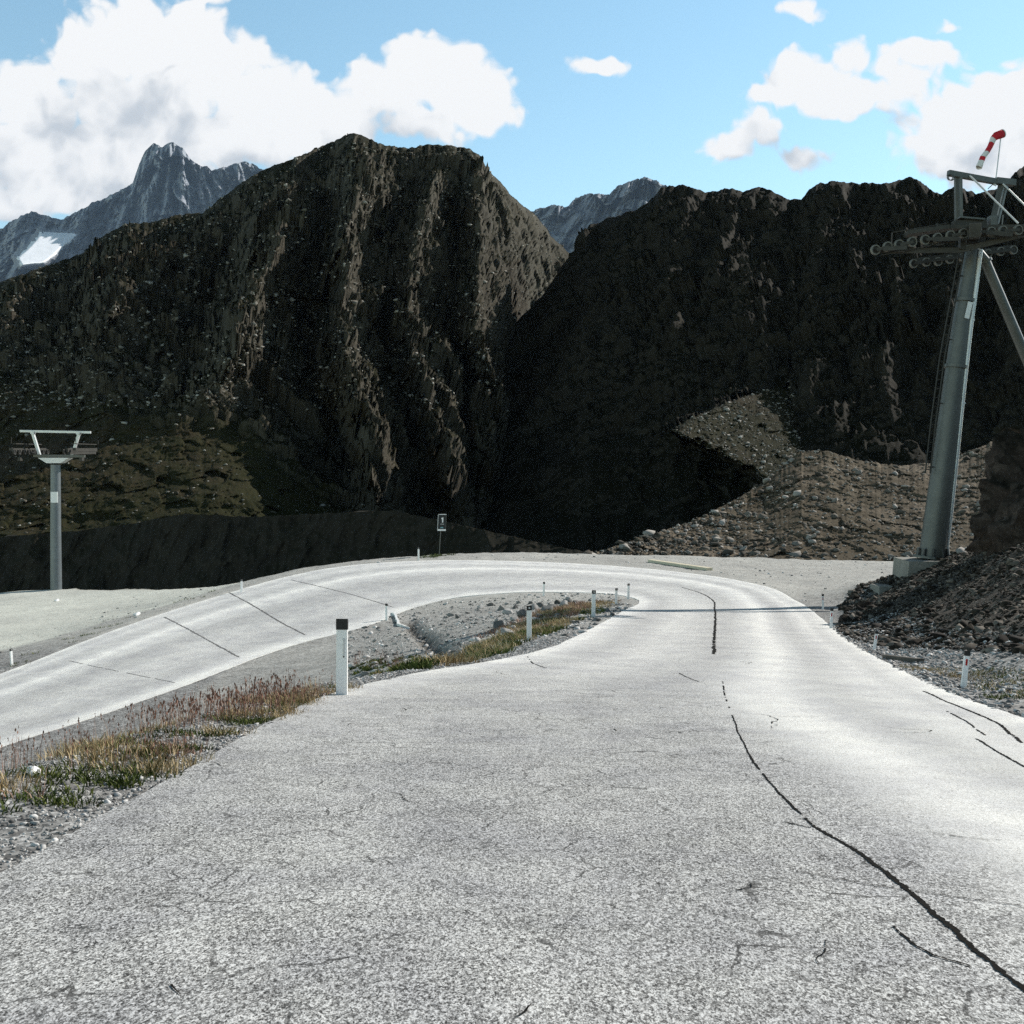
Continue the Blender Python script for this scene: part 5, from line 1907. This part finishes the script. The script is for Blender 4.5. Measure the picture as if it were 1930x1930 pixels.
def build_plants():
    c, _ = along(CREST, 460, -0.25, 1.0); c = patchy(c, 0.8, -0.06)
    blades('dry_grass', c, 26, 0.065 + 0.065 * rng.random(len(c)), 0.17, 0.0042, M['dry_grass'], 'dry straw coloured grass along the crest of the left verge', 0.55)
    c, _ = along(CREST, 100, -0.1, 0.9); c = patchy(c, 0.7, 0.0)
    blades('dry_grass', c, 18, 0.085, 0.18, 0.0045, M['dock'], 'reddish brown withered weeds along the left verge', 0.6)
    c, _ = along(CREST, 230, -0.35, 0.6); c = patchy(c, 1.1, 0.0)
    blades('green_weeds', c, 34, 0.065, 0.12, 0.006, M['green_grass'], 'low green weeds along the left verge', 0.9)
    c, t = along(CREST, 150, 0.0, 1.3)
    blades('seed_stalks', c, 3, 0.22 + 0.10 * rng.random(len(c)), 0.12, 0.0022, M['dock'], 'brown seed stalks standing above the left verge', 0.25, 0.016)
    c, t = along([(420, 1372), (500, 1342), (580, 1312), (640, 1288)], 70, 0.1, 1.3)
    blades('seed_stalks', c, 6, 0.27, 0.2, 0.0026, M['dock'], 'dense reddish dock stalks left of the large post', 0.3, 0.024)
    c = np.array([H2(660 + 150 * a, 1278 - 18 * a - 26 * b) for a, b in rng.random((46, 2))])
    blades('green_weeds', c, 34, 0.12, 0.17, 0.022, M['green_grass'], 'leafy green weeds right of the large white post', 1.0)
    c = np.array([H2(665 + 90 * a, 1262 - 28 * b) for a, b in rng.random((30, 2))])
    blades('seed_stalks', c, 8, 0.30, 0.14, 0.004, M['dock'], 'reddish stalks behind the leafy weeds by the large post', 0.3, 0.022)
    # verge of the island, beside the near lane
    c, t = along([(872, 1250), (930, 1240), (1000, 1217), (1060, 1192), (1120, 1166), (1160, 1146), (1182, 1136)], 420, 0.5, 3.4); c = patchy(c, 0.35, -0.1)
    blades('dry_grass', c, 26, 0.20, 0.26, 0.010, M['dry_grass'], 'brown grass on the island verge', 0.7)
    c, t = along([(872, 1250), (930, 1240), (1000, 1217), (1060, 1192), (1120, 1166), (1160, 1146)], 330, 0.3, 2.8); c = patchy(c, 0.4, -0.08)
    blades('green_weeds', c, 26, 0.16, 0.24, 0.013, M['green_grass'], 'olive green weeds on the island verge', 0.9)
    c, t = along([(1060, 1180), (1120, 1156), (1160, 1139), (1184, 1133)], 120, 0.6, 3.4)
    blades('dry_grass', c, 22, 0.20, 0.26, 0.014, M['dock'], 'rust coloured plants towards the tip of the island', 0.7)
    # right shoulder
    c = np.array([H2(1700 + 260 * a, 1262 + 60 * a * b) for a, b in rng.random((75, 2))])
    blades('dry_grass', c, 12, 0.07, 0.22, 0.008, M['dry_grass'], 'sparse straw grass on the right shoulder', 0.8)
    c = np.array([H2(1840 + 130 * a, 1262 + 55 * b) for a, b in rng.random((34, 2))])
    blades('green_weeds', c, 14, 0.06, 0.22, 0.010, M['green_grass'], 'yellow green weeds on the right shoulder', 0.9)
    # lower road edges
    c, t = along([(30, 1258), (110, 1222), (200, 1190), (300, 1152), (400, 1120), (455, 1104)], 70, -0.2, 1.6); c = patchy(c, .5, .05)
    blades('green_weeds', c, 14, 0.12, 0.22, 0.012, M['green_grass'], 'tiny dark tufts beside the lower road', 0.8)
    c, t = along([(800, 1052), (830, 1047), (860, 1046)], 26, -0.6, .6)
    blades('green_weeds', c, 14, 0.16, 0.3, 0.02, M['green_grass'], 'small tufts at the foot of the dark sign', 0.8)


build_plants()

# ------------------------------------------------------------------ air
def haze():
    t = bpy.data.materials.new('haze'); t.use_nodes = True
    nt = t.node_tree; nt.nodes.clear()
    o = nt.nodes.new('ShaderNodeOutputMaterial'); v = nt.nodes.new('ShaderNodeVolumePrincipled')
    v.inputs['Color'].default_value = (0.50, 0.70, 1.0, 1)
    v.inputs['Density'].default_value = HAZE
    nt.links.new(v.outputs[0], o.inputs['Volume'])
    mb = MB(); mb.box((0, 11000, 2462), (22400, 23000, 5076))
    ob = mb.build('haze', t)
    ob['kind'] = 'stuff'


HAZE = 0.95e-5
haze()
